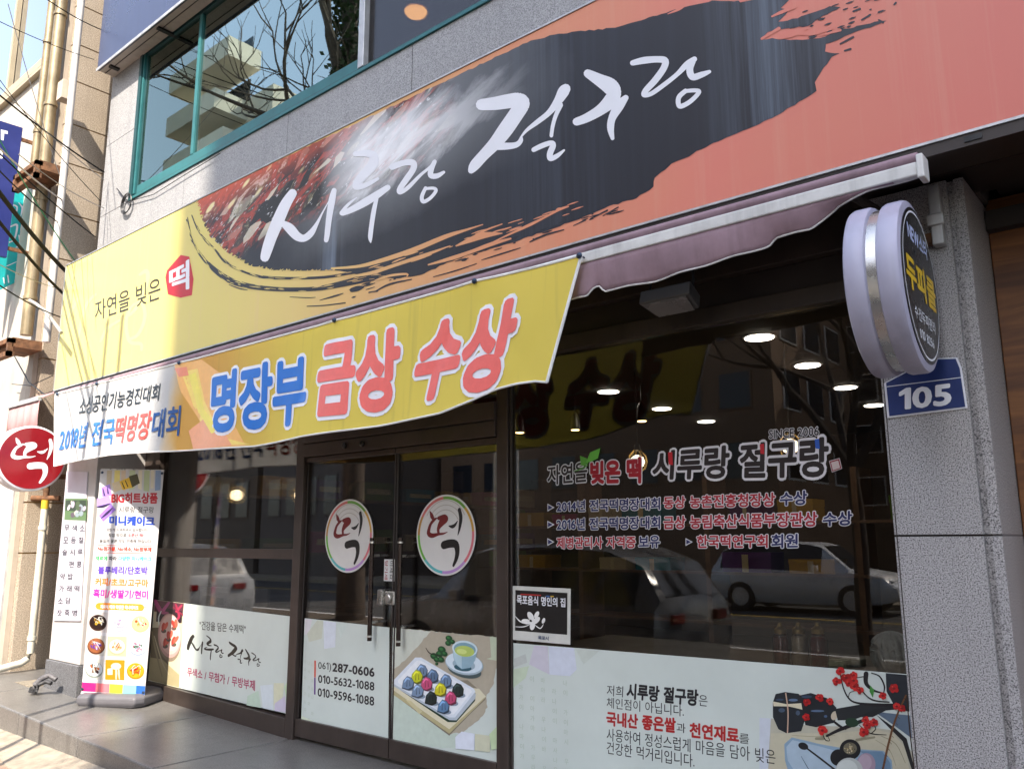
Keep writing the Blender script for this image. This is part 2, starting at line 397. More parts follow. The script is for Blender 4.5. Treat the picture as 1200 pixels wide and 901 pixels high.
# --- glazing: plane y=0
g0 = FP(-.012)
def sz(y): return g0.pt(300, y).z
LX0, LX1 = -7.62, -5.46
midz0, midz1 = g0.pt(347, 655).z, g0.pt(347, 643).z
def bar(mb, x0, x1, z0, z1, mt=BROWN, y0=-.05, y1=.05): mb.box(x0, x1, y0, y1, z0, z1, mt)
wl = MB(); bar(wl, -7.9, LX0, -1.33, 1.10); bar(wl, LX0, LX1, midz0, midz1, BROWN, -.035, .035)
bar(wl, LX0, LX1, 1.03, 1.10, BROWN, -.035, .035)
wl.add([(LX0, -.045, -1.40), (LX1, -.045, -1.45), (LX1, -.045, -1.275), (LX0, -.045, -1.225), (LX0, .05, -1.40), (LX1, .05, -1.45), (LX1, .05, -1.275), (LX0, .05, -1.225)],
       [(0, 1, 2, 3), (4, 7, 6, 5), (3, 2, 6, 7), (0, 4, 5, 1), (0, 3, 7, 4), (1, 5, 6, 2)], BROWN)
wf = wl.build('shop_window', SHOP, bevel=.003)
box('pane', LX0, LX1, -.004, .004, -1.25, midz0, GLASS, wf); box('pane', LX0, LX1, -.004, .004, midz1, 1.03, GLASS, wf)
RX0, RX1 = -3.30, -1.05
wl = MB(); bar(wl, RX0, RX1, -1.42, -1.34); bar(wl, RX0, RX0+.012, -1.34, 1.10, BROWND, -.02, .02); bar(wl, RX1-.01, RX1, -1.34, 1.1, BROWND, -.02, .02)
wf = wl.build('shop_window', SHOP, bevel=.003); box('pane', RX0+.012, RX1-.01, -.004, .004, -1.34, 1.098, GLASS, wf)
# entrance: posts, transom, two leaves
mb = MB(); bar(mb, LX1+.005, LX1+.10, -1.45, 1.1, BROWN, -.045, .03); bar(mb, RX0-.10, RX0-.01, -1.42, 1.1, BROWN, -.03, .04)
bar(mb, LX1+.10, RX0-.10, .64, .735, BROWN, -.05, .05); bar(mb, LX1+.10, RX0-.10, .735, .745, BROWND, -.04, .04); bar(mb, LX1+.10, RX0-.10, .745, .86, BROWN, -.055, .055); bar(mb, LX1+.1, RX0-.1, 1.0, 1.1, BROWN, -.05, .05)
df = mb.build('door_frame', SHOP, bevel=.003); box('pane', LX1+.10, RX0-.10, -.004, .004, .86, 1.0, GLASS, df)
for xx in (-4.86, -4.66): MB().lathe([(.022, 0), (.022, .012), (.012, .018)], (xx, -.052, .69), (0, -1, 0), BLACK, 14).build('lock', df)
DC = g0.pt(459, 800).x
HND = mat('dark_handle', (.035, .022, .018), .25, .6, .1)
for s_, (a, b) in enumerate(((LX1+.105, DC-.006), (DC+.006, RX0-.105))):
    mb = MB(); bar(mb, a, b, -1.385, -1.265, BROWN, -.03, .03); bar(mb, a, b, .60, .635, BROWN, -.025, .025)
    bar(mb, a, a+.012, -1.265, .60, BROWND, -.012, .012); bar(mb, b-.012, b, -1.265, .60, BROWND, -.012, .012)
    dr = mb.build('door', SHOP, bevel=.003)
    box('pane', a+.012, b-.012, -.004, .004, -1.265, .60, GLASS, dr)
    hp = FP(-.07); hx = hp.pt(*((434.5, 690), (468, 690))[s_]); ht = hp.pt(*((436, 630), (468, 630))[s_]).z; hb = hp.pt(*((436, 751), (468, 757))[s_]).z
    for yy in (-.07, .07):
        mb = MB(); x = hx.x; mb.tube([(x, yy, hb), (x, yy, ht)], .016, HND, 12)
        for zz in (hb+.12, ht-.12): mb.tube([(x, yy, zz), (x, yy*.06, zz)], .009, STEEL, 8)
        for zz in (hb+.03, ht-.03): mb.tube([(x, yy, zz-.006), (x, yy, zz+.006)], .0175, STEEL, 12)
        mb.build('handle', dr, smooth=True)
    if s_ == 1:
        p = g0.pt(451, 700); mb = MB(); mb.box(p.x-.045, p.x+.005, -.045, -.006, p.z-.05, p.z+.055, STEEL); mb.lathe([(.012, 0), (.03, .002), (.03, .02), (.02, .024)], (p.x+.055, -.02, p.z), (0, -1, 0), STEEL, 20)
        mb.box(p.x+.008, p.x+.10, -.022, -.006, p.z-.045, p.z+.045, STEEL); mb.build('lock', dr, bevel=.008)
        mb = MB(); mb.box(p.x-.02, p.x+.085, -.008, -.0055, p.z+.11, p.z+.255, mat('white_label', (.7, .7, .7), .5)); lb = mb.build('notice', dr)
        Rm = ink('a02a30')
        text(lb, ('당기세', Rm), lambda s, t_, h: Vector((p.x-.01+t_*.03, -.0085-h, p.z+.245-s*.125)), .01); text(lb, ('미세요', ink('333333')), lambda s, t_, h: Vector((p.x+.04+t_*.03, -.0085-h, p.z+.245-s*.125)), .01)
# --- upper window in the granite
UZ0, UZ1 = 3.47, 5.16
mb = MB()
def ub(x0, x1, z0, z1, y0, y1, mt=TEAL): mb.box(x0, x1, y0, y1, z0, z1, mt)
ub(-8.285, -8.23, UZ0, UZ1, -.262, -.1, TEALD); ub(-8.23, -8.205, UZ0+.07, UZ1, -.245, -.1); ub(-8.205, -8.17, UZ0+.07, UZ1-.05, -.225, -.1, TEALD)
ub(-8.23, 1.5, UZ0, UZ0+.03, -.265, -.1); ub(-8.23, 1.5, UZ0+.03, UZ0+.06, -.24, -.1, TEALD)
ub(-8.17, -4.62, UZ0+.06, UZ0+.15, -.232, -.15); ub(-8.17, 1.5, UZ1-.06, UZ1, -.24, -.1, TEALD)
m1 = FP(-.21).pt(230, 140).x; m2 = FP(-.21).pt(427, 60).x
ub(m1-.024, m1+.024, UZ0+.15, UZ1-.06, -.236, -.16); ub(m2-.035, m2+.03, UZ0+.06, UZ1-.06, -.245, -.14, ALU)
uw = mb.build('upper_window', SHOP, bevel=.004)
box('pane', -8.17, m1-.024, -.214, -.206, UZ0+.15, UZ1-.06, glass('green_glass', (.80, .95, .82), 1.0, .10, .012, (.8, .95, .84)), uw); box('pane', m1+.024, m2-.035, -.214, -.206, UZ0+.15, UZ1-.06, GLASSU, uw)
box('pane', m2+.03, 1.5, -.194, -.186, UZ0+.06, UZ1-.06, glass('dark_glass', (.30, .28, .28), .5), uw)
mb = MB(); n = 60
vs = []; fs = []
for i in range(n+1):
    x = -8.6+(m1+8.55)*i/n; y = -.10+.025*math.sin(i*.9)+.012*math.sin(i*2.3); vs += [(x, y, UZ0+.1), (x, y, UZ1)]
    if i: fs.append((2*i-2, 2*i, 2*i+1, 2*i-1))
mb.add(vs, fs, mat('green_curtain', (.50, .72, .45), .8, 0, .1, 8)); tag(mb.build('curtain', smooth=True), 'pale green curtain behind the leftmost upstairs window pane', 'curtain')
mb = MB(); RM = mat('upstairs_room', (.10, .095, .09), .8, 0, .2, 2)
mb.box(-8.45, 1.55, 4.0, 4.1, 3.3, 7, RM); mb.box(-8.45, 1.55, .1, 4, 3.2, 3.3, RM); mb.box(-8.45, 1.55, .1, 4, 5.6, 5.7, RM); mb.build('upstairs_room', SHOP)
WARM = glow('warm_lamp', (1, .55, .16), 3); WARMW = glow('warm_white', (1, .78, .45), 3.2); COOL = glow('downlight_white', (1, .95, .85), 7)
p = FP(1.4).pt(487, 14); mb = MB(); mb.lathe([(.05, .12), (.13, .05), (.135, 0), (.12, .0)], p, (0, 0, 1), mat('lamp_brass', (.5, .35, .15), .3, .8)); L = mb.build('ceiling_lamp', smooth=True)
tag(L, 'round brass ceiling lamp glowing behind the dark upstairs pane', 'lamp'); MB().lathe([(.118, 0), (.10, -.03), (.03, -.045)], p, (0, 0, 1), WARM).build('bulb', L)
mb = MB(); mb.tube([p+Vector((0, 0, .11)), (p.x, p.y, 5.6)], .012, BLACK, 8); mb.build('cord', L)
# ------------------------------------------------------------------ main signboard
SY = -.6; SP = FP(SY)
SIGN = thing('signboard', 'long yellow to coral signboard with black brush patch and white brush lettering', 'signboard', (-4, SY, 1.49))
def sign_print(name):
    mt = newmat(name); t = NT(mt); x = t.n('SeparateXYZ', {0: t.pos()}).outputs[0]
    nz = t.noise(1, t.scale((15, 15, .4)), 6, .7); big = t.noise(.8, None, 4)
    c = t.ramp(t.mr(x, -8.8, 1.2), [(0, lin('e2d57e')), (.28, lin('dccd74')), (.40, lin('dfc67a')), (.50, lin('dcaa70')), (.60, lin('da8f6a')), (.72, lin('dd8070')), (.86, lin('d67566')), (1, lin('bc6052'))])
    c = t.mix(t.mr(nz, .5, .8, 0, .26), c, lin('dcb59a')); c = t.mix(t.mr(big, .4, .8, 0, .2), c, lin('c9a878'))
    t.set(t.b.inputs['Base Color'], c); t.b.inputs['Roughness'].default_value = .42; MATS[name] = mt; return mt
PRT = sign_print('sign_print')
mb = MB(); mb.box(-8.785, 1.6, SY, SY+.03, 1.50, 2.795, PRT); mb.build('panel', SIGN)
mb = MB(); mb.box(-8.785, 1.6, SY+.032, -.252, 1.50, 2.79, BROWND); mb.box(-8.79, 1.6, SY-.006, SY+.02, 1.488, 1.4985, ALU); mb.box(-8.79, 1.6, SY-.006, SY+.02, 2.7965, 2.806, ALU); mb.box(-8.80, -8.7865, SY-.006, -.26, 1.488, 2.806, ALU)
mb.box(-8.79, 1.6, SY+.001, SY+.03, 1.44, 1.4875, BROWND)
for pxx, pyy in ((640, 294), (833, 231), (508, 325), (340, 372), (985, 190), (1140, 158)):
    q = SP.pt(pxx, pyy); mb.box(q.x-.03, q.x+.03, SY-.004, SY+.0005, 1.455, 1.475, BLACK)
mb.build('frame', SIGN)
# brush patch with its printed picture of steaming food
def patch_print():
    mt = newmat('brush_patch_print'); t = NT(mt)
    xyz = t.n('SeparateXYZ', {0: t.pos()}); X, Z = xyz.outputs[0], xyz.outputs[2]
    def axis(pa, pb):
        a, b = SP.pt(*pa), SP.pt(*pb); L = math.hypot(b.x-a.x, b.z-a.z); cx, cz = (b.x-a.x)/L, (b.z-a.z)/L
        dx, dz = t.m('SUBTRACT', X, a.x), t.m('SUBTRACT', Z, a.z)
        u = t.m('ADD', t.m('MULTIPLY', dx, cx), t.m('MULTIPLY', dz, cz)); v = t.m('SUBTRACT', t.m('MULTIPLY', dz, cx), t.m('MULTIPLY', dx, cz)); return u, v, L
    ws = t.noise(1, t.scale((19, 19, .45)), 6, .7); c = t.mix(t.mr(ws, .45, .8, 0, .2), lin('292a31'), lin('3b424e'))
    # pale runs of washed paint
    for pxx, wd, amt in ((388, .16, .75), (905, .35, .5), (640, .5, .12)):
        x0 = SP.pt(pxx, 300 if pxx < 700 else 100).x
        k = t.mr(t.m('ABSOLUTE', t.m('SUBTRACT', X, x0)), 0, wd, amt*.85, 0); c = t.mix(t.m('MULTIPLY', k, t.mr(ws, .38, .7)), c, lin('8d9cb0'))
    u, v, L = axis((262, 300), (440, 205)); warp = t.m('MULTIPLY', t.m('SUBTRACT', t.noise(2.2, None, 5, .7), .5), .35)
    vv = t.m('ADD', v, t.m('MULTIPLY', warp, .55)); uu = t.m('ADD', u, warp)
    # grey rim of the steamer below the food
    rim = t.m('MULTIPLY', t.mr(vv, -.42, -.02), t.mr(uu, .7, 1.4)); rim = t.m('MULTIPLY', rim, t.mr(uu, 3.4, 2.2)); c = t.mix(t.m('MULTIPLY', rim, .75), c, lin('8b8e92'))
    st = t.n('VectorRotate', {'Vector': t.pos(), 'Axis': (0, 1, 0), 'Angle': .42}, rotation_type='AXIS_ANGLE').outputs[0]
    stv = t.n('VectorMath', {0: st, 1: (2.5, 2.5, 7)}, operation='MULTIPLY').outputs[0]
    f1 = t.noise(1, stv, 6, .7, .6); f2 = t.n('TexVoronoi', {'Vector': stv, 'Scale': 2.2, 'Randomness': 1}).outputs['Color']; f2 = t.n('SeparateXYZ', {0: f2}).outputs[0]
    food = t.ramp(f1, [(.30, lin('26211f')), (.41, lin('3a2c28')), (.45, lin('8a3428')), (.49, lin('b04636')), (.53, lin('5a3a32')), (.57, lin('37322e')), (.61, lin('8a8464')), (.64, lin('d6d0c6')), (.70, lin('6a4a3c'))])
    food = t.mix(t.mr(f2, .72, .8), food, lin('22201f')); food = t.mix(t.mr(f2, .10, .04, 0, .8), food, lin('d9d2bc'))
    sp = t.n('TexNoise', {'Vector': stv, 'Scale': 7.5, 'Detail': 5}).outputs['Fac']; food = t.mix(t.mr(sp, .63, .69), food, lin('d8d8da'))
    food = t.mix(t.m('MULTIPLY', t.mr(vv, .35, .65), t.mr(uu, 2.3, 1.7)), food, lin('d5552c'))
    f3 = t.n('TexVoronoi', {'Vector': stv, 'Scale': 1.1}).outputs['Distance']; food = t.mix(t.m('MULTIPLY', t.mr(f3, .22, .16), t.mr(vv, .2, .45)), food, lin('e8d8a0'))
    fm = t.m('MULTIPLY', t.mr(vv, -.10, .03), t.mr(uu, 2.55, 2.2)); c = t.mix(fm, c, food)
    # lower left shade-brown food tail
    # steam
    u, v, L = axis((402, 198), (592, 106)); nz = t.noise(1.6, t.n('VectorMath', {0: st, 1: (1.4, 1.4, 5)}, operation='MULTIPLY').outputs[0], 7, .65, .5)
    wd = t.mr(u, 0, L, .33, .12); k = t.m('DIVIDE', t.m('ABSOLUTE', t.m('ADD', v, t.m('MULTIPLY', t.m('SUBTRACT', nz, .5), .45))), wd)
    k = t.m('MULTIPLY', t.mr(k, 1.15, .35), t.mr(u, -.25, .2)); k = t.m('MULTIPLY', k, t.mr(t.m('ADD', u, t.m('MULTIPLY', nz, .4)), L+.35, L*.55))
    c = t.mix(t.m('MULTIPLY', k, t.mr(nz, .3, .6, .7, 1)), c, lin('f2f3f6'))
    # upper left olive-grey
    t.set(t.b.inputs['Base Color'], c); t.b.inputs['Roughness'].default_value = .35; return mt
PATCH = patch_print()
body = [(230, 234), (234, 249), (240, 266), (246, 277.5), (260, 290), (275, 302), (292, 311), (320, 317), (355, 317.5), (392, 317), (440, 325), (470, 326), (497, 321), (520, 310), (560, 296), (599, 285), (640, 271), (667, 261), (690, 252), (713, 242), (746, 232.6), (766, 219), (767, 209), (787, 192), (802, 186), (832, 170), (880, 150), (910, 136), (945, 115), (957, 107), (955, 97), (965, 80), (975, 67), (984, 63), (967, 61), (968, 52), (985, 46), (1002, 38), (1020, 33), (1039, 25), (1025, 26), (1000, 33), (985, 34), (962, 45), (935, 47), (915, 47), (905, 45), (892, 47), (900, 38), (920, 34), (947, 31), (955, 25), (975, 14), (985, 9), (972, 8), (935, 22), (912, 26), (925, 12), (915, 10), (928, -3), (900, -2), (870, 2), (835, 1), (802, 9), (775, 17), (760, 21), (721, 33), (655, 40), (622, 48), (597, 50.5)]
rp = rough_poly(body[:-1], .8, 5, 4)[:-1]
cut = [q for q in rp]+[body[-1]]
for k in (0,): pass
edge = [(230, 234.5), (420, 140.3)]
mb = MB(); v, f = union([cut]); mb.add([SP.pt(q[0], q[1], .0012) for q in v], f, PATCH)
for vtx in mb.v: vtx.z = min(vtx.z, 2.792)
mb.build('brush_patch', SIGN)
INKB = mat('brush_black', '2a2b33', .38, var=.15, vs=20)
def at4(p): return [(180+x/4, 180+y/4, w_/4) for x, y, w_ in p]
def at6(p): return [(440+x/3.53, 200+y/3.53, w_/3.53) for x, y, w_ in p]
blk = [at4([(155, 310, 5), (175, 390, 9), (210, 460, 13), (270, 530, 21), (350, 590, 28), (450, 622, 24), (600, 637, 20), (760, 634, 20), (880, 612, 28), (1000, 585, 34), (1090, 575, 18)]),
       at4([(180, 290, 5), (215, 370, 7), (280, 440, 7), (340, 510, 14), (430, 557, 9), (520, 580, 14), (640, 585, 12), (800, 580, 12), (950, 557, 12), (1100, 535, 22)]),
       at4([(160, 300, 3), (168, 350, 6), (180, 400, 3)]), at4([(205, 340, 3), (235, 400, 4), (262, 432, 3)]), at4([(355, 615, 3), (400, 632, 6), (440, 640, 3)]), at4([(640, 672, 3), (720, 676, 4), (760, 674, 2)]),
       at4([(780, 688, 3), (850, 668, 8), (890, 655, 3)]), at4([(720, 716, 4), (800, 712, 5), (900, 700, 5)]), at4([(930, 640, 20), (960, 632, 24), (985, 625, 8)]), at4([(1010, 650, 4), (1050, 645, 7)]),
       at6([(0, 500, 5), (60, 470, 8), (150, 450, 4)]), at6([(240, 440, 3), (330, 415, 5), (420, 385, 3)]), at6([(440, 370, 3), (520, 345, 6), (600, 320, 3)]), at6([(640, 295, 5), (700, 268, 8), (780, 245, 4)]), at6([(820, 228, 3), (870, 205, 6)]), at6([(890, 200, 4), (960, 165, 7)]), at6([(945, 185, 3), (1005, 152, 5)])]
for a, b in (((1096, 24), (1035, 27)), ((1010, 24), (1020, 18)), ((1048, 6), (1050, 4)), ((1000, 14), (1008, 11)), ((985, 52), (1000, 44)), ((990, 60), (997, 58))): blk.append([(a[0] if a[0] < 1060 else 1030, a[1], 2), (b[0], b[1], 2.5)])
rnd = random.Random(11)
for k in range(60):
    tt = rnd.random(); x = 400+tt*320; y = 338-tt*92+rnd.uniform(-8, 10)*(.4+1.2*(1-tt)); L = rnd.uniform(2, 14); blk.append([(x, y, .7), (x+L*.5, y-L*.14, rnd.uniform(1, 2.2)), (x+L, y-L*.3, .6)])
for k in range(30):
    tt = rnd.random(); x = 925+tt*110; y = 40-tt*20+rnd.uniform(-24, 14); L = rnd.uniform(2, 9); blk.append([(x, y, .8), (x+L*.5, y-L*.17, rnd.uniform(1, 2.8)), (x+L, y-L*.35, .6)])
P = [q for s_ in blk for q in stroke(s_, 4)]
v, f = union(P); MB().add([SP.pt(q[0], q[1], .0018) for q in v], f, INKB).build('brush_streak', SIGN)
gap = [at6([(-180, 405, 8), (-80, 398, 12), (0, 380, 16), (150, 332, 20), (290, 274, 18), (370, 248, 10), (445, 224, 4)]), at6([(-120, 440, 6), (-20, 425, 14), (80, 392, 14), (200, 352, 14), (310, 312, 4)]),
       at6([(335, 312, 6), (400, 285, 22), (450, 268, 26), (525, 260, 4)]), at6([(380, 290, 4), (450, 250, 8), (525, 222, 4)]), at6([(220, 390, 6), (320, 362, 16), (400, 335, 14), (480, 305, 16), (560, 282, 8)]), at6([(480, 300, 4), (560, 262, 8), (640, 225, 12), (700, 195, 8), (760, 163, 10), (800, 150, 4)]),
       at6([(0, 455, 6), (60, 435, 10), (130, 428, 8), (130, 440, 3)]), [(893, 46, 3), (903, 40, 3), (913, 34, 4)], [(916, 44, 5), (930, 40, 7), (945, 34, 3)], [(868, 2, 3), (880, -1, 4)], [(783, 17, 1), (795, 12, 3), (803, 8, 1)], [(905, 20, 2), (918, 14, 4), (932, 9, 3)], [(925, 38, 3), (950, 40, 5), (975, 34, 3)], [(962, 42, 2), (985, 36, 3)]]
for k in range(40):
    tt = rnd.random(); x = 430+tt*240; y = 320-tt*72+rnd.uniform(-9, 3); L = rnd.uniform(4, 18); gap.append([(x, y, .5), (x+L*.5, y-L*.17, rnd.uniform(.8, 1.8)), (x+L, y-L*.33, .5)])
for k in range(110):                      # dry-brush nicks along the lower left edge
    tt = rnd.random(); i = tt*9; j = int(i); q = [(230, 234), (234, 249), (240, 266), (246, 277), (260, 290), (275, 302), (292, 311), (320, 317), (355, 318), (392, 317), (420, 316)]
    x = q[j][0]+(q[j+1][0]-q[j][0])*(i-j); y = q[j][1]+(q[j+1][1]-q[j][1])*(i-j); a = rnd.uniform(-.6, .9); gap.append([(x, y, 1.2), (x+rnd.uniform(.6, 3), y+rnd.uniform(-2.6, -.2), .5)])
for arc, nn in ((blk[0], 70), (blk[1], 40)):
    for k in range(nn):
        i = rnd.uniform(0, len(arc)-1.01); j = int(i); u_ = i-j; p_, q_ = arc[j], arc[j+1]; x = p_[0]+(q_[0]-p_[0])*u_; y = p_[1]+(q_[1]-p_[1])*u_; ww = p_[2]+(q_[2]-p_[2])*u_
        L = math.hypot(q_[0]-p_[0], q_[1]-p_[1]); tx, ty = (q_[0]-p_[0])/L, (q_[1]-p_[1])/L; o_ = rnd.uniform(-.62, .62)*ww; x -= ty*o_; y += tx*o_; l_ = rnd.uniform(1.5, 7)
        gap.append([(x-tx*l_, y-ty*l_, .3), (x, y+rnd.uniform(-.3, .3), rnd.uniform(.5, 1.3)), (x+tx*l_, y+ty*l_, .3)])
P = [q for s_ in gap for q in stroke(s_, 3)]
v, f = union(P); MB().add([SP.pt(q[0], q[1], .0024) for q in v], f, PRT).build('brush_streak', SIGN)
# brush lettering
def zs(ox, oy, k, L): return [[(ox+x/k, oy+y/k, w_/k) for x, y, w_ in s_] for s_ in L]
NAME = [zs(295, 165, 6.008, [[(290, 372, 62), (240, 450, 76), (190, 560, 84), (140, 680, 80), (110, 770, 74), (95, 822, 64)], [(225, 585, 44), (270, 618, 68), (320, 672, 62), (370, 688, 50), (420, 652, 46), (462, 585, 24), (500, 510, 12), (545, 428, 6)], [(583, 352, 36), (568, 420, 48), (548, 540, 42), (534, 660, 38), (527, 702, 32)]]),
        zs(395, 165, 6.93, [[(150, 110, 40), (240, 105, 54), (300, 128, 70), (292, 200, 80), (220, 280, 74), (165, 350, 66), (160, 382, 42), (230, 366, 42), (335, 312, 24)], [(415, 382, 46), (330, 440, 60), (230, 502, 64), (120, 562, 50), (48, 590, 44)], [(40, 590, 36), (70, 545, 26), (110, 505, 22), (163, 463, 6)], [(325, 470, 30), (302, 570, 38), (282, 700, 38), (273, 785, 36), (276, 826, 12)],
                            [(452, 215, 52), (540, 183, 48), (618, 182, 54), (622, 232, 50), (570, 310, 50), (512, 395, 44), (518, 422, 34), (580, 382, 34), (680, 282, 26), (760, 215, 22), (790, 176, 30)], [(796, 172, 34), (768, 235, 44), (765, 285, 44), (815, 288, 42), (870, 258, 24)], [(722, 386, 28), (692, 455, 32), (704, 497, 32), (760, 468, 28), (806, 410, 28), (786, 388, 26), (722, 392, 24)]]),
        zs(540, 95, 7.507, [[(185, 212, 100), (300, 202, 116), (420, 182, 126), (510, 170, 124), (545, 205, 130), (480, 310, 132), (390, 440, 132), (300, 556, 112), (205, 655, 96), (125, 745, 92), (95, 790, 56)], [(290, 575, 70), (400, 577, 62), (490, 565, 50), (530, 530, 40), (535, 500, 26)], [(515, 522, 10), (580, 440, 28), (680, 362, 44), (780, 282, 50), (855, 185, 74), (905, 100, 100), (926, 72, 86)], [(880, 215, 46), (838, 310, 36), (812, 400, 34), (800, 485, 32)], [(645, 608, 42), (720, 572, 46), (798, 548, 44), (815, 572, 52), (788, 640, 54), (792, 686, 46), (850, 662, 40), (912, 612, 18)]]),
        zs(665, 55, 6.667, [[(162, 212, 66), (250, 262, 96), (335, 312, 128), (368, 365, 110), (335, 430, 110), (255, 500, 84), (150, 560, 70), (74, 588, 62)], [(458, 402, 46), (405, 465, 78), (352, 560, 60), (340, 640, 54), (355, 718, 30)], [(512, 130, 42), (600, 110, 54), (700, 102, 50), (765, 112, 54), (755, 170, 52), (690, 262, 52), (612, 348, 46), (602, 382, 34), (660, 368, 36), (760, 298, 36), (860, 218, 36), (935, 142, 48), (995, 100, 42)], [(985, 112, 44), (958, 180, 54), (980, 240, 52), (1050, 222, 46), (1112, 198, 28)], [(925, 348, 36), (872, 400, 38), (880, 468, 38), (960, 432, 36), (1030, 360, 34), (1000, 344, 32), (925, 350, 30)]])]
for k, ch in enumerate(NAME):
    v, f = union([q for s_ in ch for q in stroke(s_, 5)]); MB().add([SP.pt(q[0], q[1], .0034) for q in v], f, LETW).build('lettering', SIGN)
# the same hand lettering in sign-plane metres, for smaller copies
nmv = []
for ch in NAME:
    v, f = union([q for s_ in ch for q in stroke(s_, 4)]); nmv.append(([SP.pt(q[0], q[1]) for q in v], f))
nx0 = min(p.x for v, f in nmv for p in v); nx1 = max(p.x for v, f in nmv for p in v); nz0 = min(p.z for v, f in nmv for p in v); nz1 = max(p.z for v, f in nmv for p in v)
def brush_name(parent, f_, mt, h=.001):
    mb = MB()
    for v, f in nmv: mb.add([f_((p.x-nx0)/(nx1-nx0), (p.z-nz0)/(nz1-nz0), h) for p in v], f, mt)
    return mb.build('lettering', parent)
# the emblem syllable, in a circle of radius 1
def em(p): return [((x-347)/287, (462-y)/389, w_/340) for x, y, w_ in p]
EMR = [em(q) for q in ([(196, 235, 14), (215, 280, 40), (232, 315, 16)], [(268, 298, 8), (240, 312, 26), (205, 352, 28), (188, 400, 34), (184, 448, 42), (220, 468, 40), (280, 455, 24), (330, 450, 16), (368, 435, 6)], [(282, 300, 34), (335, 296, 56), (350, 312, 58), (310, 345, 62), (280, 400, 34), (282, 440, 28)])]
EMK = [em(q) for q in ([(384, 378, 10), (415, 384, 30), (440, 370, 26), (466, 332, 6)], [(482, 226, 36), (496, 300, 38), (487, 390, 28), (470, 464, 8)], [(335, 560, 70), (395, 545, 70), (450, 553, 66), (466, 620, 50), (455, 690, 38), (430, 752, 24)])]
def emblem(parent, f_, mr_, mk, h=.002):
    mb = MB()
    for S_, mt in ((EMR, mr_), (EMK, mk)):
        v, f = union([q for s_ in S_ for q in stroke(s_, 5)]); mb.add([f_(q[0], q[1], h) for q in v], f, mt)
    return mb.build('emblem', parent)
KINK = ink('26221c')
text(SIGN, ('자연을 빚은', KINK), Q(SP, (111.6, 376.5), (188, 350.5), (111.6, 353.5), (188.5, 324)), .004, h=.002)
o = art(SIGN, 'seal', SP, [('p', 'c5202c', [(212, 299), (222, 301), (227, 327), (225, 346), (212, 349), (197, 345), (194, 325), (196, 317), (203, 309)])], h=.0015)
e0 = SP.pt(211, 326); text(SIGN, ('떡', LETW), Q(SP, (199.5, 343), (221.5, 338), (199.5, 317), (221.5, 305)), .028, h=.0035)
pale = mat('pale_yellow_print', 'ddd488', .4, var=.05)
v, f = union([q for s_ in ([(164, 322, 3), (172, 318, 5), (173, 330, 4), (165, 350, 4), (157, 365, 4), (147, 372, 3)], [(150, 398, 3), (162, 392, 4), (170, 372, 4), (166, 355, 4), (154, 360, 3), (148, 378, 4), (152, 400, 4), (165, 403, 4), (166, 410, 3)], [(92, 395, 3), (100, 360, 4), (112, 345, 3)], [(118, 400, 3), (126, 385, 4), (140, 376, 3)], [(80, 372, 3), (92, 350, 3)]) for q in stroke(s_, 5)])
MB().add([SP.pt(q[0], q[1], .001) for q in v], f, pale).build('flourish', SIGN)
# ------------------------------------------------------------------ awning
AY = -.66; AP = FP(AY)
FAB = mat('purple_awning_fabric', (.30, .20, .235), .8, 0, .18, 6, streak=.35); EDGE = mat('worn_white_bar', (.66, .65, .63), .5, .1, .12, 10, streak=.45)
AWN = thing('awning', 'rolled purple awning with white front bar and ragged valance below the coral signboard', 'awning', (-2, AY, 1.35))
ax0, ax1 = -8.5, AP.pt(1076, 195).x
mb = MB(); mb.box(ax0, ax1, AY-.02, AY+.02, 1.345, 1.40, EDGE); mb.box(ax1, ax1+.025, AY-.03, AY+.05, 1.33, 1.425, EDGE); mb.build('front_bar', AWN, bevel=.006)
mb = MB(); mb.tube([(ax0, AY+.012, 1.425), (ax1, AY+.012, 1.425)], .022, FAB, 12); mb.build('fabric_roll', AWN, smooth=True)
for x in (-7.2, -4, -1.0): MB().tube([(x, AY+.02, 1.37), (x, -.1, 1.43)], .02, BROWND, 8).build('arm', AWN)
val = [(982, 240), (948, 267), (925, 272), (906, 277), (898, 287), (880, 294), (825, 311), (795, 319), (764, 328), (735, 334), (706, 341), (700, 334), (694, 338), (688, 347), (668, 351), (640, 360), (600, 372)]
mb = MB(); vs = []; fs = []; n = 64
B = [AP.pt(*q) for q in [(1074, 207), (1050, 214), (1020, 223)]+val]
def vz(x):
    for a, b in zip(B, B[1:]):
        if b.x <= x <= a.x: return b.z+(a.z-b.z)*(x-b.x)/max(1e-6, a.x-b.x)
    return B[-1].z
nr = 6
for i in range(n*2+1):
    x = ax1-.01+(B[-1].x-ax1+.01)*i/(n*2); zb_ = vz(x)
    for j in range(nr+1):
        tz = j/nr; vs.append((x, AY-.012+(.012*math.sin(x*9)+.008*math.sin(x*23+1))*tz+.03*tz*tz, 1.345+(zb_-1.345)*tz))
    if i: fs += [((i-1)*(nr+1)+j, i*(nr+1)+j, i*(nr+1)+j+1, (i-1)*(nr+1)+j+1) for j in range(nr)]
mb.add(vs, fs, FAB); o = mb.build('valance', AWN, smooth=True)
so = o.modifiers.new('thickness', 'SOLIDIFY'); so.thickness = .003
mb = MB(); L = [Vector(vs[i*(nr+1)+nr]) for i in range(n*2+1)]; mb.tube([p+Vector((0, -.003, 0)) for p in L], .004, EDGE, 6); mb.build('hem', AWN, smooth=True)
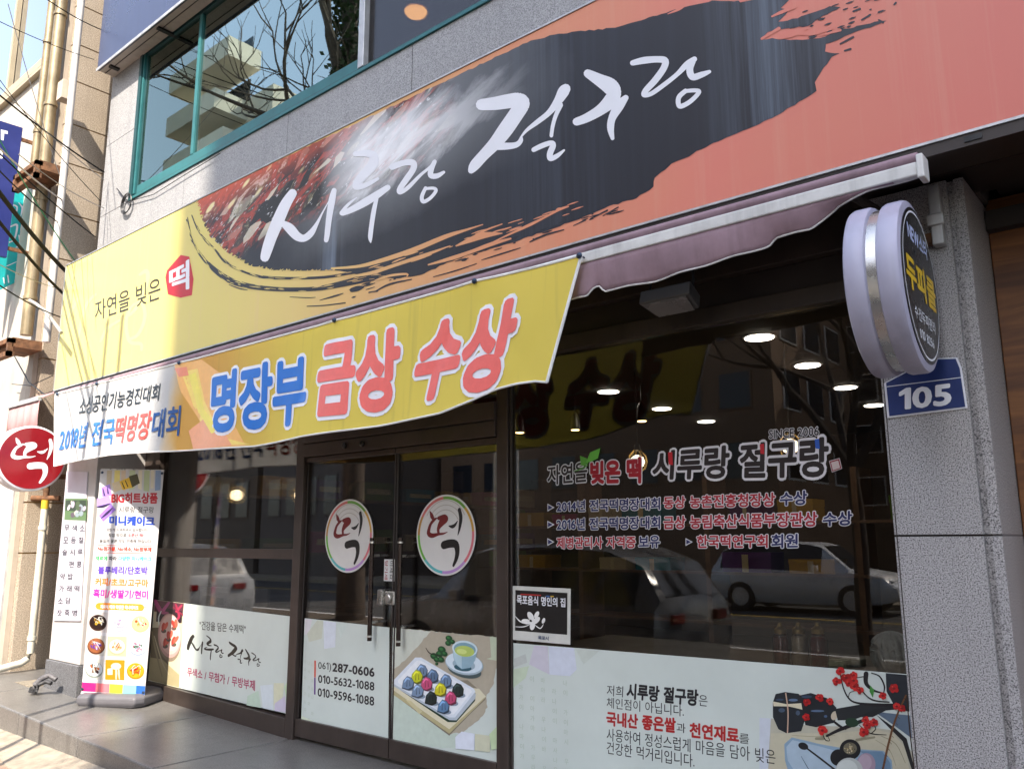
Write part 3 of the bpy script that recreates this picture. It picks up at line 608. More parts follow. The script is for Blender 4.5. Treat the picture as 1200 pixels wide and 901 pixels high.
# ------------------------------------------------------------------ hanging banner
BY = -.70; BP = FP(BY)
BAN = thing('banner', 'yellow and white cloth banner with blue and pink lettering, its right end hanging loose', 'banner', (-5.4, BY, 1.0))
top = [(66, 462), (213, 425), (395, 376), (559, 330), (683, 300)]; bot = [(63, 546), (133, 533.5), (193, 529.5), (300, 523), (330, 518), (363, 512), (450, 500), (522, 485), (560, 469), (585, 457), (608, 450.5), (630, 447.5), (645, 449)]
T3 = [BP.pt(*q) for q in top]; B3 = [BP.pt(*q) for q in bot]
pins = [BP.pt(*q).x for q in ((70, 462), (116.5, 450), (213, 425.5), (395, 376), (559, 330.5), (682, 301))]
def interp(P, t_):
    L = [0]
    for a, b in zip(P, P[1:]): L.append(L[-1]+(b-a).length)
    d = t_*L[-1]
    for k in range(len(P)-1):
        if d <= L[k+1]+1e-9: return P[k].lerp(P[k+1], (d-L[k])/max(1e-9, L[k+1]-L[k]))
    return P[-1]
def bwarp(p):
    """how far the cloth stands off its flat plane (towards the street is negative y)"""
    x = p.x; d = max(0, min(1.05, (1.40-p.z)/.7)); y = .022*d*math.sin(x*2.1+.5)+.012*d*math.sin(x*5.3+d*2)-.03*d
    for q in pins:
        a = (x-q); y -= .012*math.exp(-(a/.12)**2)*max(0, 1-d*1.8); y += .010*math.exp(-((abs(a)-.45*d)/.06)**2)*d*(1-d)*2.2
    r = max(0, (x+3.3)/1.0); y -= .05*r*r*d
    return Vector((0, y, 0))
cl = newmat('banner_cloth'); t = NT(cl); xyz = t.n('SeparateXYZ', {0: t.pos()}); X = xyz.outputs[0]; Z = xyz.outputs[2]
xe = BP.pt(222, 490).x
e_ = t.m('ADD', X, t.m('MULTIPLY', t.m('SUBTRACT', t.noise(1.5, None, 3), .5), .5))
c = t.mix(t.mr(e_, xe-.35, xe+.1), (.70, .70, .69), lin('f4dd62')); c = t.mix(t.m('MULTIPLY', t.mr(e_, xe-.35, xe-.1), t.mr(e_, xe+1.4, xe+.3)), c, lin('e6b25c'))
st = t.noise(1, t.scale((22, 22, .5)), 4); c = t.mix(t.mr(st, .58, .8, 0, .25), c, lin('a89a5a')); t.set(t.b.inputs['Base Color'], c); t.b.inputs['Roughness'].default_value = .7
tl = t.n('BsdfTranslucent', {'Color': c}).outputs[0]; mx = t.n('MixShader', {0: .28, 1: t.b.outputs[0], 2: tl}).outputs[0]; t.set(t.out.inputs['Surface'], mx)
mb = MB(); vs = []; fs = []; nu, nv = 150, 24
for i in range(nu+1):
    a, b = interp(T3, i/nu), interp(B3, i/nu)
    for j in range(nv+1):
        p = a.lerp(b, j/nv); vs.append(p+bwarp(p))
    if i: fs += [((i-1)*(nv+1)+j, i*(nv+1)+j, i*(nv+1)+j+1, (i-1)*(nv+1)+j+1) for j in range(nv)]
mb.add(vs, fs, cl); o = mb.build('cloth', BAN, smooth=True)
HEM = mat('white_hem', (.78, .78, .76), .7)
mb = MB()
def rim(idx, wd):
    Lr = [Vector(vs[k]) for k in idx]; mb.tube(Lr, wd, HEM, 6)
rim([i*(nv+1) for i in range(nu+1)], .008); rim([i*(nv+1)+nv for i in range(nu+1)], .006); rim([nu*(nv+1)+j for j in range(nv+1)], .008); rim(list(range(nv+1)), .006); mb.build('hem', BAN, smooth=True)
def BQ(bl, br, tl, tr=None):
    f0 = Q(BP, bl, br, tl, tr)
    def f(s, t_, h=0): return f0(s, t_, 0)+Vector((0, -h, 0))
    return f
BLU, RED, PNK, DKB, NVY = ink('1f6fc8'), ink('d84f48'), ink('ea6f68'), ink('23508e'), ink('2a2f5c')
WO = (LETW, .05)
art(BAN, 'swirl', BP, [('p', 'f0b870', [(206, 428), (236, 421), (262, 440), (268, 480), (290, 522), (262, 524), (238, 500), (214, 460)]), ('p', 'f4d878', [(214, 436), (232, 432), (240, 470), (262, 512), (296, 521), (250, 522), (228, 480)]), ('p', 'ec9478', [(206, 432), (220, 430), (222, 440), (212, 442)]), ('p', 'efa880', [(222, 505), (240, 490), (262, 500), (275, 522), (240, 526), (228, 526)]), ('p', 'f0e06a', [(222, 440), (230, 436), (240, 480), (262, 505), (250, 508), (232, 482)])],
    f=lambda a, b, h: BP.pt(a, b)+Vector((0, -h, 0)), h=.0015, dh=.0004, warp=bwarp)
text(BAN, ('소상공인기능경진대회', ink('22262c')), BQ((93.7, 487), (189, 469), (95.5, 467), (190.5, 449.5)), .012, h=.006, both=True, warp=bwarp)
text(BAN, [('2018년 전국', ink('2f72c4')), ('떡명장', RED), ('대회', DKB)], BQ((69.6, 529), (211.4, 510), (72, 502), (214, 476)), .022, h=.006, both=True, warp=bwarp)
text(BAN, ('명장부', BLU), BQ((249, 506), (362, 495), (251, 440), (362, 417)), .038, WO, h=.007, both=True, warp=bwarp)
text(BAN, ('금상', PNK), BQ((378, 487), (470, 477.5), (380, 405), (470, 387)), .045, WO, h=.007, both=True, warp=bwarp)
text(BAN, ('수상', PNK), BQ((487, 470), (594, 452), (500, 382), (611, 352)), .045, WO, h=.007, both=True, warp=bwarp)
for q in ((70, 462), (116.5, 450), (213, 425.5), (395, 376), (559, 330.5), (682, 301)):
    p = BP.pt(*q); p = p+bwarp(p); MB().lathe([(.016, 0), (.016, .006), (.006, .016)], (p.x, p.y-.008, p.z), (0, -1, 0), SCREW, 14).tube([(p.x, p.y, p.z), (p.x, AY, 1.37)], .004, SCREW, 6).build('pin', BAN)
# ------------------------------------------------------------------ round signs
DRUM = mat('lilac_white_drum', (.40, .39, .50), .35, 0, .08, 5, streak=.3)
def drum(parent, x0, x1, o, r, mt, name):
    b = .012; return MB().lathe([(r-b*1.6, x0), (r-b*.4, x0+b*.5), (r, x0+b*1.4), (r, x1-b*1.4), (r-b*.4, x1-b*.5), (r-b*1.6, x1)], o, (1, 0, 0), mt, 72).build(name, parent, smooth=True)
XR = -.77; RO = (0, -.60, .94); RR = .33
RS = thing('round_sign', 'round double drum sign with black face and yellow letters on the right granite pillar', 'round sign', (XR-.1, -.6, .94))
drum(RS, -.852, XR, RO, RR, DRUM, 'drum'); drum(RS, -.965, -.885, RO, RR, DRUM, 'drum')
MB().lathe([(.312, -.89), (.312, -.846)], RO, (1, 0, 0), STEEL, 72).build('steel_band', RS, smooth=True)
MB().lathe([(RR-.03, XR-.004), (RR-.03, XR+.003)], RO, (1, 0, 0), mat('black_face', (.012, .012, .015), .25, 0, .1), 64).build('face', RS)
def disc_map(x, o, r, sx=1):
    return lambda u, v, h=0: Vector((x+h, o[1]+u*r, o[2]+v*r))
dm = disc_map(XR+.003, RO, RR-.03)
P = []
for k in range(64):
    a, b = 2*math.pi*k/64, 2*math.pi*(k+1)/64; P.append([(math.cos(a)*.955, math.sin(a)*.955), (math.cos(b)*.955, math.sin(b)*.955), (math.cos(b)*.93, math.sin(b)*.93), (math.cos(a)*.93, math.sin(a)*.93)])
v, f = union(P); MB().add([dm(q[0], q[1], .001) for q in v], f, LETW).build('ring', RS)
def boxmap(g, u0, u1, v0, v1): return lambda s, t_, h=0: g(u0+(u1-u0)*s, v0+(v1-v0)*t_, h)
YL = ink('d9b32a')
text(RS, ('두피클', YL), boxmap(dm, -.82, .80, -.18, .24), .035)
text(RS, ('NEW스타', ink('b9c4e8')), boxmap(dm, -.55, .55, .48, .72), .03)
text(RS, ('수건두피관리', LETW), boxmap(dm, -.58, .58, -.52, -.36), .01); text(RS, ('010 8256', LETW), boxmap(dm, -.4, .4, -.74, -.62), .01)
mb = MB(); mb.box(-.868, -.842, -.33, -.15, 1.13, 1.19, ALU); mb.box(-.868, -.842, -.33, -.15, .70, .74, ALU); mb.build('bracket', RS); RS.rotation_euler.z = .05
o = tag(MB().box(-.79, -.745, -.26, -.2, 1.20, 1.46, ALU).box(-.80, -.735, -.275, -.255, 1.28, 1.33, ALU).box(-.97, -.79, -.25, -.21, 1.21, 1.26, RUST).build('wall_bracket', bevel=.005), 'grey metal angle bracket at the top of the right granite pillar', 'bracket')
LX = -8.70; LOo = (0, -.77, .80); LR = .315
LS = thing('round_sign', 'round red sign with white brush emblem at the left end of the shop', 'round sign', (LX-.1, -.77, .8))
drum(LS, LX-.075, LX, LOo, LR, mat('white_drum', (.74, .72, .76), .4, 0, .08, 5, streak=.2), 'drum'); drum(LS, LX-.20, LX-.11, LOo, LR, MATS['white_drum'], 'drum')
MB().lathe([(.30, LX-.115), (.30, LX-.07)], LOo, (1, 0, 0), STEEL, 64).build('steel_band', LS, smooth=True)
MB().lathe([(LR-.022, LX-.003), (LR-.022, LX+.003)], LOo, (1, 0, 0), mat('deep_red_face', (.24, .008, .014), .2, 0, .12, 3), 64).build('face', LS)
emblem(LS, disc_map(LX+.003, LOo, LR*.97), LETW, LETW)
MB().box(LX-.105, LX-.08, -.5, -.40, .95, 1.0, RUST).box(LX-.105, LX-.08, -.5, -.40, .62, .67, RUST).build('bracket', LS)
# ------------------------------------------------------------------ address plate, floodlight
NP = FP(PY-.004); AD = thing('address_plate', 'blue building number plate reading 105 on the right granite pillar', 'number plate', (-.9, PY, .6))
pc = [(1040, 490), (1134, 478.5), (1127, 431), (1122, 419), (1092, 420), (1036, 449)]
navy = mat('navy_enamel', (.012, .03, .14), .35, 0, .1, 8)
P0 = [NP.pt(*q) for q in pc]; ctr = sum(P0, Vector())/6
MB().prism([p+Vector((0, -.004, 0)) for p in P0], (0, .006, 0), LETW).build('backing', AD, bevel=.002)
MB().prism([ctr+(p-ctr)*.945+Vector((0, -.0065, 0)) for p in P0], (0, .004, 0), navy).build('plate', AD)
N2 = FP(PY-.0115)
art(AD, 'rule', N2, [('p', LETW, [(1039, 453.6), (1127, 442.6), (1127, 441.8), (1039, 452.8)])], h=.0003)
text(AD, ('105', LETW), Q(N2, (1055, 479.5), (1113.5, 473.8), (1055, 456.5), (1113.5, 449)), .035, h=.0012)
YP = FP(-.36); p = YP.pt(787, 352); q0, q1 = YP.pt(758, 361), YP.pt(817, 352)
FL = thing('floodlight', 'grey floodlight hung under the purple awning', 'floodlight', tuple(p))
mb = MB(); mb.prism([(q0.x, -.44, 1.155), (q1.x, -.44, 1.155), (q1.x-.02, -.30, 1.115), (q0.x+.02, -.30, 1.115)], (0, .02, .07), mat('grey_housing', (.10, .095, .09), .5, .2)); mb.build('housing', FL, bevel=.008)
MB().prism([(q0.x+.02, -.435, 1.150), (q1.x-.02, -.435, 1.150), (q1.x-.04, -.31, 1.112), (q0.x+.04, -.31, 1.112)], (0, 0, -.004), mat('floodlight_lens', (.2, .19, .18), .25)).build('lens', FL)
mb = MB(); mb.tube([(q0.x+.02, -.36, 1.18), (q0.x+.02, -.35, 1.3)], .008, BLACK, 6); mb.tube([(q1.x-.02, -.36, 1.18), (q1.x-.02, -.35, 1.3)], .008, BLACK, 6); mb.tube([(q0.x, -.35, 1.3), (q1.x, -.35, 1.3), (q1.x+.1, -.3, 1.5)], .008, BLACK, 6); mb.build('yoke', FL)
# ------------------------------------------------------------------ dark sign box above the upstairs window
UB = thing('box_sign', 'dark blue sign box with pale underside above the upstairs window', 'sign', (-8.9, -.42, 5.12))
ubz = 5.12
MB().box(-8.91, 1.5, -.44, -.42, ubz, 7.6, mat('dark_blue_panel', (.035, .045, .10), .3, 0, .15, 1.5, streak=.2)).build('panel', UB)
MB().box(-8.905, 1.5, -.418, -.253, ubz+.002, ubz+.03, mat('pale_underside', (.52, .47, .42), .5, 0, .08, 4, streak=.3)).box(-8.92, 1.5, -.45, -.4405, ubz-.012, ubz+.02, ALU).build('underside', UB)
MB().box(-8.90, 1.5, -.36, -.355, ubz-.006, ubz+.001, BLACK).build('seam', UB)
for x_ in (-8.72, -7.66, -6.4, -5.2): MB().box(x_, x_+.05, -.40, -.10 if x_ == -7.66 else -.30, ubz-.022, ubz-.002, BLACK).build('bracket', UB)
# ------------------------------------------------------------------ roll-up banner
bz = slab_z(-7.4); RP0 = Plane((-7.42, -.47, 0), (.54, -.84, 0))
RPx = Vector((.84, .54, 0)); RPn = Vector((.54, -.84, 0))
RB = thing('roll_up_banner', 'tall white roll up banner with coloured lettering and nine food photos, standing on the step', 'banner stand', (-7.42, -.47, bz))
pm = mat('banner_vinyl', (.52, .505, .51), .45, 0, .04)
cn = [RP0.pt(95.3, 811), RP0.pt(169.3, 815), RP0.pt(192, 551.4), RP0.pt(118, 550)]
cx = (cn[0]+cn[1])*.5
MB().prism(cn, -RPn*.004, pm).build('sheet', RB)
mb = MB(); mb.prism([cn[0]+RPn*.006, cn[1]+RPn*.006, cn[1]+RPn*.006+Vector((0, 0, -.05)), cn[0]+RPn*.006+Vector((0, 0, -.05))], -RPn*.012, WHITE); mb.build('bottom_bar', RB, bevel=.002)
mb = MB(); mb.tube([cn[3]-RPn*.01, cn[2]-RPn*.01], .010, STEEL, 8); mb.tube([(cn[0]+cn[1])*.5-RPn*.05+Vector((0, 0, -.05)), (cn[3]+cn[2])*.5-RPn*.02], .010, STEEL, 8); mb.build('pole', RB)
GB = mat('grey_plastic_base', (.11, .105, .115), .5, 0, .12, 6, bump=.1); c0 = Vector((cx.x, cx.y, bz))-RPn*.06
def onp(a, b, z): return c0+RPx*a-RPn*b+Vector((0, 0, z))
prof = [(0, .0), (-.015, .03), (-.012, .085), (.02, .115)]
W2 = .30; ring = lambda ins, z: [onp(sx*(W2-ins)*k1, dy, z) for sx, k1, dy in ((-1, 1, .36-ins), (-1, 1, -.08+ins), (-1, .85, -.15+ins), (1, .85, -.15+ins), (1, 1, -.08+ins), (1, 1, .36-ins))]
mb = MB(); R_ = [ring(.01, 0), ring(-.008, .03), ring(-.005, .075), ring(.03, .10)]
mb.add([p for r in R_ for p in r], [(i*6+k, i*6+(k+1) % 6, (i+1)*6+(k+1) % 6, (i+1)*6+k) for i in range(3) for k in range(6)]+[tuple(range(18, 24))], GB)
mb.build('base', RB, bevel=.012)
for a in (-.17, .19): MB().tube([onp(a, -.02, .10), onp(a, -.02, .16)], .018, STEEL, 10).build('clip', RB)
RF = Plane(tuple(RP0.o), (.54, -.84, 0))
def rtext(segs, bl, br, tl, b=.01, tr=None, out=None): return text(RB, segs, Q(RF, bl, br, tl, tr), b, out, h=.0012)
top_it = [('p', c, [(118+a*74/100, 551), (118+b*74/100, 551), (118+b*74/100-.8, 572+(k % 3)*2), (118+a*74/100-.8, 572+(k % 2)*3)]) for k, (c, a, b) in enumerate((('b8a88e', 10, 18), ('dccb78', 22, 31), ('cdb79c', 33, 40), ('b9c29a', 46, 55), ('d9ceb4', 60, 66), ('aab58c', 69, 78), ('cfc8b2', 80, 85), ('7f94b4', 87, 96)))]
cakes = [('p', 'cbb897', [(131, 566), (141, 563), (144, 573), (134, 577)]), ('p', 'd9ae2e', [(140, 564), (152, 559), (156, 571), (144, 574)]), ('p', '4a4424', [(151, 558), (161, 555), (164, 566), (155, 571)]), ('s', '2a2416', [(143, 565, 1), (146, 572, 1.2)]), ('s', '2a2416', [(147, 563, 1), (150, 570, 1.2)]), ('p', '9a78c8', [(119, 571), (129, 567), (131, 580), (120, 582)]), ('s', '3a2a52', [(121, 573, 1), (122.5, 580, 2)]), ('s', '3a2a52', [(126, 571, 1), (127, 578, 2)]),
         ('p', 'a486d0', [(114, 584), (128, 581), (131, 590), (114, 593)]), ('p', '8f6cc0', [(116, 604), (130, 590), (136, 597), (121, 611)]), ('s', '33244a', [(114, 594, 1), (121, 593, 3), (129, 590, 1)]), ('s', '33244a', [(119, 607, 1), (126, 601, 3), (132, 595, 1)])]
art(RB, 'cake_picture', RF, top_it+cakes, h=.0004, dh=.00015)
rtext(('BIG히트상품', ink('a81c28')), (130.7, 589.3), (184.4, 589.5), (131, 577.5), .045); rtext(('시루랑 절구랑', ink('333333')), (139.3, 600.8), (180.3, 601), (139.6, 593.5), .008)
rtext(('미니케이크', ink('2746a4')), (128.3, 614.8), (180.7, 616), (128.8, 604.5), .055)
rtext(('맛있게 드셔주셔서 감사합니다', KINK), (124.8, 622.3), (173, 622.6), (125, 618.8)); rtext([('직접 맛으로', KINK), (' 소문난 떡!', ink('c42a38'))], (127, 629), (168, 629.2), (127.2, 625), .02); rtext(('품질은 물론 맛도 만족해 하십니다', KINK), (116.7, 635.8), (177, 636.2), (117, 631.8))
rtext(('No첨가물, No색소, No방부제', ink('d2402c')), (114.5, 645.3), (177, 646.4), (115, 640.2), .04)
art(RB, 'rule', RF, [('p', 'd2402c', [(114, 638.4), (178, 639.2), (178, 639.8), (114, 639)]), ('p', 'd2402c', [(113.6, 647), (177.6, 648.2), (177.6, 648.8), (113.6, 647.6)])], h=.0004)
rtext([('재료에', ink('2f9a58')), (' 따라', ink('333333')), (' 다양한 미니케이크', ink('2ea6d0'))], (112, 656.3), (177.5, 657.3), (112.3, 651.3), .035)
rtext(('블루베리/단호박', ink('5a3fa8')), (115, 672.2), (172.6, 672.8), (115.4, 663.5), .04); rtext(('커피/초코/고구마', ink('e8772a')), (111.6, 685.6), (173.4, 687.6), (112, 677), .04); rtext(('흑미/생딸기/현미', ink('e02a90')), (109.2, 699.7), (173, 701.8), (109.8, 690), .04)
art(RB, 'heading', RF, [('p', 'e88a2a', [(104, 709.3), (174, 711.3), (174, 711.8), (104, 709.8)]), ('s', 'e88a2a', [(116, 710, 8), (140, 710.6, 8), (165, 711.6, 8)])], h=.0004)
rtext(('재료에 따라 다양한 미니케이크', LETW), (118, 712.7), (162, 714), (118, 708.3), .03)
ph = []
def photo(cx_, cy, w_, h_, bgc, items): ph.append(('r',)); ph.append(('p', bgc, [(cx_-w_/2, cy-h_/2), (cx_+w_/2, cy-h_/2+.6), (cx_+w_/2-.6, cy+h_/2+.6), (cx_-w_/2-.6, cy+h_/2)])); ph.extend(items)
rnd = random.Random(5)
for r_ in range(3):
    for c_ in range(3):
        X_ = 115.2-r_*2.2+c_*(24.8-r_*.3); Y_ = 728.5+r_*27.5+c_*.8; w_, h_ = 22.5, 23.5
        bgc, cake, rimc, dots = (('e8e0dc', '3a2018', '5a3a2c', ['d9b840', 'f0e6d0', 'c9a43a']), ('dcdce4', 'e6e6f0', 'c8cad8', ['b9a8c8', 'd8c8d8']), ('f0ece4', 'f2dfb0', 'e8d8a0', ['d8702a', 'c83a2a', 'a8b040']),
            ('e6e2da', 'b87850', '7a4a30', ['7a4ab0', '8f6ad0', 'e8a080']), ('e0d8b8', 'ece8dc', 'd0c8a8', ['e8962a', 'd87a1a', 'e8b04a']), ('f0ecec', 'eeeef2', 'b8c4d8', ['c84a8a', 'e88aa8', '4a8a4a']),
            ('eae6de', 'e6eaee', 'a8b0a8', ['c8762a', '8a5a2a', '4a2a2a']), ('e2a81e', 'f0c850', 'e8b83a', ['f4f0e4', 'e8d8c8', 'f4e8d0']), ('f2eee6', 'f0c02a', 'e8a01a', ['e0502a', 'd8701a', 'c83a1a']))[r_*3+c_]
        it = [('e', rimc, X_-.3, Y_+1, 10.3, 9.6), ('e', cake, X_-.3, Y_+.2, 9.4, 8.4)]
        for k in range(16 if r_ else 12):
            a, rr = rnd.random()*6.28, rnd.random()*6; it.append(('e', rnd.choice(dots), X_+math.cos(a)*rr, Y_+math.sin(a)*rr*.8, rnd.uniform(1, 2.4), rnd.uniform(.9, 1.9), rnd.uniform(0, 90)))
        for k in range(6): it.append(('s', rnd.choice([rimc, 'fafaf5']), [(X_+rnd.uniform(-7, 4), Y_+rnd.uniform(-6, 6), .3), (X_+rnd.uniform(-4, 7), Y_+rnd.uniform(-6, 6), .7), (X_+rnd.uniform(-6, 6), Y_+rnd.uniform(-6, 6), .3)]))
        if (r_, c_) == (2, 1): it = [('e', 'f6ecd8', X_+1, Y_-4, 6, 4), ('s', 'f2dcd0', [(X_+1, Y_-4, 1), (X_+1.4, Y_+4, 2.4), (X_+1, Y_+11, 1.5)]), ('s', 'f2dcd0', [(X_+4, Y_-4, 1), (X_+4.4, Y_+4, 2), (X_+5, Y_+11, 1.2)]), ('p', 'f6f0e2', [(X_-9, Y_-1), (X_-3, Y_-2), (X_-3, Y_+6), (X_-9, Y_+6)])]
        photo(X_, Y_, w_, h_, bgc, it)
dkn = lambda c: ''.join('%02x' % int(255*((int(c[k:k+2], 16)/255)**1.25)*.80) for k in (0, 2, 4))
ph = [p if p[0] == 'r' else (p[0], dkn(p[1]), *p[2:]) for p in ph]
art(RB, 'food_photo', RF, ph, h=.0004, dh=.00015)
st = [('d0206e', 0, .22), ('dd7078', .22, .44), ('c8d838', .44, .65), ('7cc4c8', .65, .86), ('2a5fae', .86, 1)]
art(RB, 'colour_strip', RF, [('p', c, [(96.4+(170.2-96.4)*a, 799+4.4*a), (96.4+(170.2-96.4)*b, 799+4.4*b), (95.6+(169.6-95.6)*b, 809.5+4*b), (95.6+(169.6-95.6)*a, 809.5+4*a)]) for c, a, b in st], h=.0004)
for q in ((120, 553.5), (190, 554.5), (97, 807), (168, 811)): p = RF.pt(*q); MB().lathe([(.012, 0), (.012, .004), (.006, .006)], p, RPn, SCREW, 12).build('eyelet', RB)
# ------------------------------------------------------------------ price list hung on the left pillar
LP = FP(-.512); PL = thing('price_list', 'narrow white price list with a food photo hung on the left pillar', 'price list', (-8.4, -.51, 0))
pcn = [LP.pt(*q) for q in ((62.5, 727), (94, 727.5), (102.5, 553), (78, 552))]
MB().prism(pcn, (0, .005, 0), mat('price_list_vinyl', (.52, .50, .56), .5, 0, .06, 8)).build('sheet', PL)
it = [('p', '58744a', [(76.6, 584), (102, 584), (101, 610), (75.4, 609)]), ('p', '2c3828', [(77, 586), (101, 586), (100.6, 600), (76.6, 598)])]
rnd = random.Random(2)
for k in range(15): it.append(('e', rnd.choice(['d8d0d8', 'b8a8c0', '8a98a0', '5a4a5a', 'c8c0b0', '48583a']), rnd.uniform(79, 99), rnd.uniform(589, 604), rnd.uniform(1.2, 2.8), rnd.uniform(2, 4), rnd.uniform(-30, 30)))
art(PL, 'food_photo', LP, it, h=.0004, dh=.0001)
for k, s_ in enumerate(('무모술송약가소잣', '색듬시편밥래담죽', '소찰루콩찰떡콩병')):
    for j, ch in enumerate(s_):
        if (k == 0 and j in (3,)) or (k == 2 and j in (4, 6)): continue
        x_ = 75.5-j*1.25+k*9; y_ = 622+j*14.2; text(PL, (ch, ink('2e2a38')), Q(LP, (x_, y_), (x_+5.6, y_+.1), (x_+.3, y_-7)), .02)
# ------------------------------------------------------------------ window films and stickers
G1 = FP(-.0065)
def film(name, label, cat, quad, mt, group=None):
    c = [G1.pt(*q) for q in quad]; r = thing(name, label, cat, (c[0].x, -.006, c[0].z), group)
    MB().prism(c, (0, .0018, 0), mt).build('sheet', r); return r
FILM = mat('pale_mint_film', (.62, .68, .64), .35, 0, .06, 2)
W1 = film('window_poster', 'pale poster with black brush lettering and pink cake along the left shop window', 'poster', [(173.5, 797), (341, 837), (345.5, 722.5), (215, 706.5), (181, 702.5)], FILM)
fade = art(W1, 'picture', G1, [('p', 'c9c3a6', [(173.6, 796.6), (210, 806), (216, 706.6), (181.2, 702.6)]), ('p', '5a2a3a', [(181.2, 702.8), (215.6, 707), (214, 722), (180.6, 716)]), ('p', '2c1a22', [(184, 710), (214, 716), (213, 730), (183, 728)]), ('s', 'a8487a', [(182, 704, 4), (189, 716, 5), (197, 718, 2)]), ('s', 'b8508a', [(198, 706, 3), (192, 714, 4)]), ('s', 'a02848', [(206, 708, 2), (210, 722, 3), (204, 728, 1)]), ('s', 'b03050', [(213, 709, 2), (207, 716, 3)]), ('s', '8a2440', [(203, 711, 1), (214, 720, 2)]),
   ('p', '6a604a', [(177, 735), (186, 735), (198, 780), (176, 786)]), ('p', 'a89c78', [(176, 770), (190, 772), (210, 790), (210, 805), (174, 796)]), ('s', '8f8668', [(178, 740, 2), (184, 768, 2), (190, 792, 1)]), ('s', 'b8ae90', [(181, 745, 1), (190, 775, 1.5), (198, 790, .8)]), ('s', 'd8e8e8', [(189, 716, 1), (186, 724, 1.5), (187, 735, .6)]),
   ('e', '8a7a68', 199, 748, 13.5, 27, -2), ('e', 'c89a94', 199, 744.5, 13.6, 26, -2), ('e', 'e0b8b0', 199.5, 743, 12.4, 23.5, -2), ('e', 'e8c8c0', 200, 741.5, 11, 21, -2)]
   + [q for (x, y, r) in ((193, 734, 10), (205, 731, -20), (195, 752, 10), (205, 750, 20), (199, 744, 0)) for q in (('e', '6a4a48', x-1, y+5, 3, 2.4, 0), ('e', 'c83a30', x-1.4, y, 2, 5, r), ('e', 'e0604c', x+1.6, y-1, 2, 5, r+15), ('s', '2e6a38', [(x, y+3, .5), (x+1, y+5, 1.2)]))], h=.0004, dh=.00008)
art(W1, 'facet', G1, [('p', 'c2d6c4', [(290, 815), (303, 809), (306, 829), (289, 826)]), ('p', 'd6dfe4', [(305, 803), (320, 801.5), (320, 832), (308, 829.5)]), ('p', 'd8d8bc', [(321, 800), (333, 800), (331, 822), (321, 826)]), ('p', 'd0c8dc', [(322, 824), (334, 815), (336, 834), (322, 832.5)]), ('p', 'c6dcb8', [(333, 804), (343.5, 790), (342, 815), (336, 818)]), ('p', 'b8c4c4', [(336, 822), (341.5, 818), (341, 836), (337, 835)])], h=.0004)
text(W1, ('"건강을 담은 수제떡"', KINK), Q(G1, (234, 737.5), (288, 742), (234, 727), (288, 732.5)), .008, h=.001)
brush_name(W1, Q(G1, (218.8, 767), (306, 787), (218.8, 739), (306, 757.5)), KINK)
text(W1, ('무색소 / 무첨가 / 무방부제', ink('a82a5a')), Q(G1, (219.4, 791.5), (298.7, 809), (219.7, 781.5), (298.9, 797)), .02, h=.001)
DP1 = film('door_poster', 'pale poster with three black phone numbers on the left door', 'poster', [(352.5, 857.5), (454.8, 873), (456.3, 735), (357, 724)], FILM)
art(DP1, 'facet', G1, [('p', 'd8d4d8', [(357.6, 724.4), (366, 725.5), (362, 742), (357, 744)]), ('p', 'c8ccbc', [(360, 742), (372, 726.2), (379, 727), (377, 748), (362, 752)]), ('p', 'd6dce6', [(379, 727.1), (394, 729), (393, 758), (380, 760)]), ('p', 'cdd8d2', [(395, 729), (408, 730.4), (399, 748)]), ('p', 'd5dfc8', [(353.4, 838), (370, 846), (366, 859), (353, 856.6)])], h=.0004)
art(DP1, 'rule', G1, [('p', 'd8452a', [(368.5, 773.5), (370.2, 773.7), (370, 793.4), (368.3, 793.2)]), ('p', '6a3a8a', [(368.3, 793.4), (370, 793.6), (369.8, 813.5), (368.1, 813.2)])], h=.0005)
for k in range(3):
    for j in range(8):
        if (k+j) % 4 == 3: continue
        x_, y_ = 356.5+k*4.2, 772+j*9.5+k*2; text(DP1, (random.choice('가나라마바사아시우'), ink('b8c4b4')), Q(G1, (x_, y_+5), (x_+2.6, y_+5.3), (x_, y_)), 0, h=.0008)
NB = ink('242428')
text(DP1, ('061)', NB), Q(G1, (373, 785.5), (388, 787.2), (373.2, 774.8), (388.2, 776.3)), .004, h=.001); text(DP1, ('287-0606', NB), Q(G1, (390, 786), (438.5, 792.5), (390.2, 776.5), (438.7, 782.5)), .035, h=.001)
text(DP1, ('010-5632-1088', NB), Q(G1, (373, 799.3), (438.5, 808.8), (373.2, 790), (438.7, 798.7)), .02, h=.001); text(DP1, ('010-9596-1088', NB), Q(G1, (372.5, 815.2), (438.3, 826.5), (372.7, 805.4), (438.5, 815.8)), .02, h=.001)
DP2 = film('door_poster', 'poster with a tray of coloured rice cakes and a teacup on the right door', 'poster', [(458.5, 873), (583.6, 893), (585, 747.5), (460, 735)], FILM)
z7 = lambda L: [(455+x/6.007, 730+y/6.007) for x, y in L]
def zp(c, L): return ('p', c, z7(L))
def ze(c, x, y, rx, ry, r=0): return ('e', c, 455+x/6.007, 730+y/6.007, rx/6.007, ry/6.007, r)
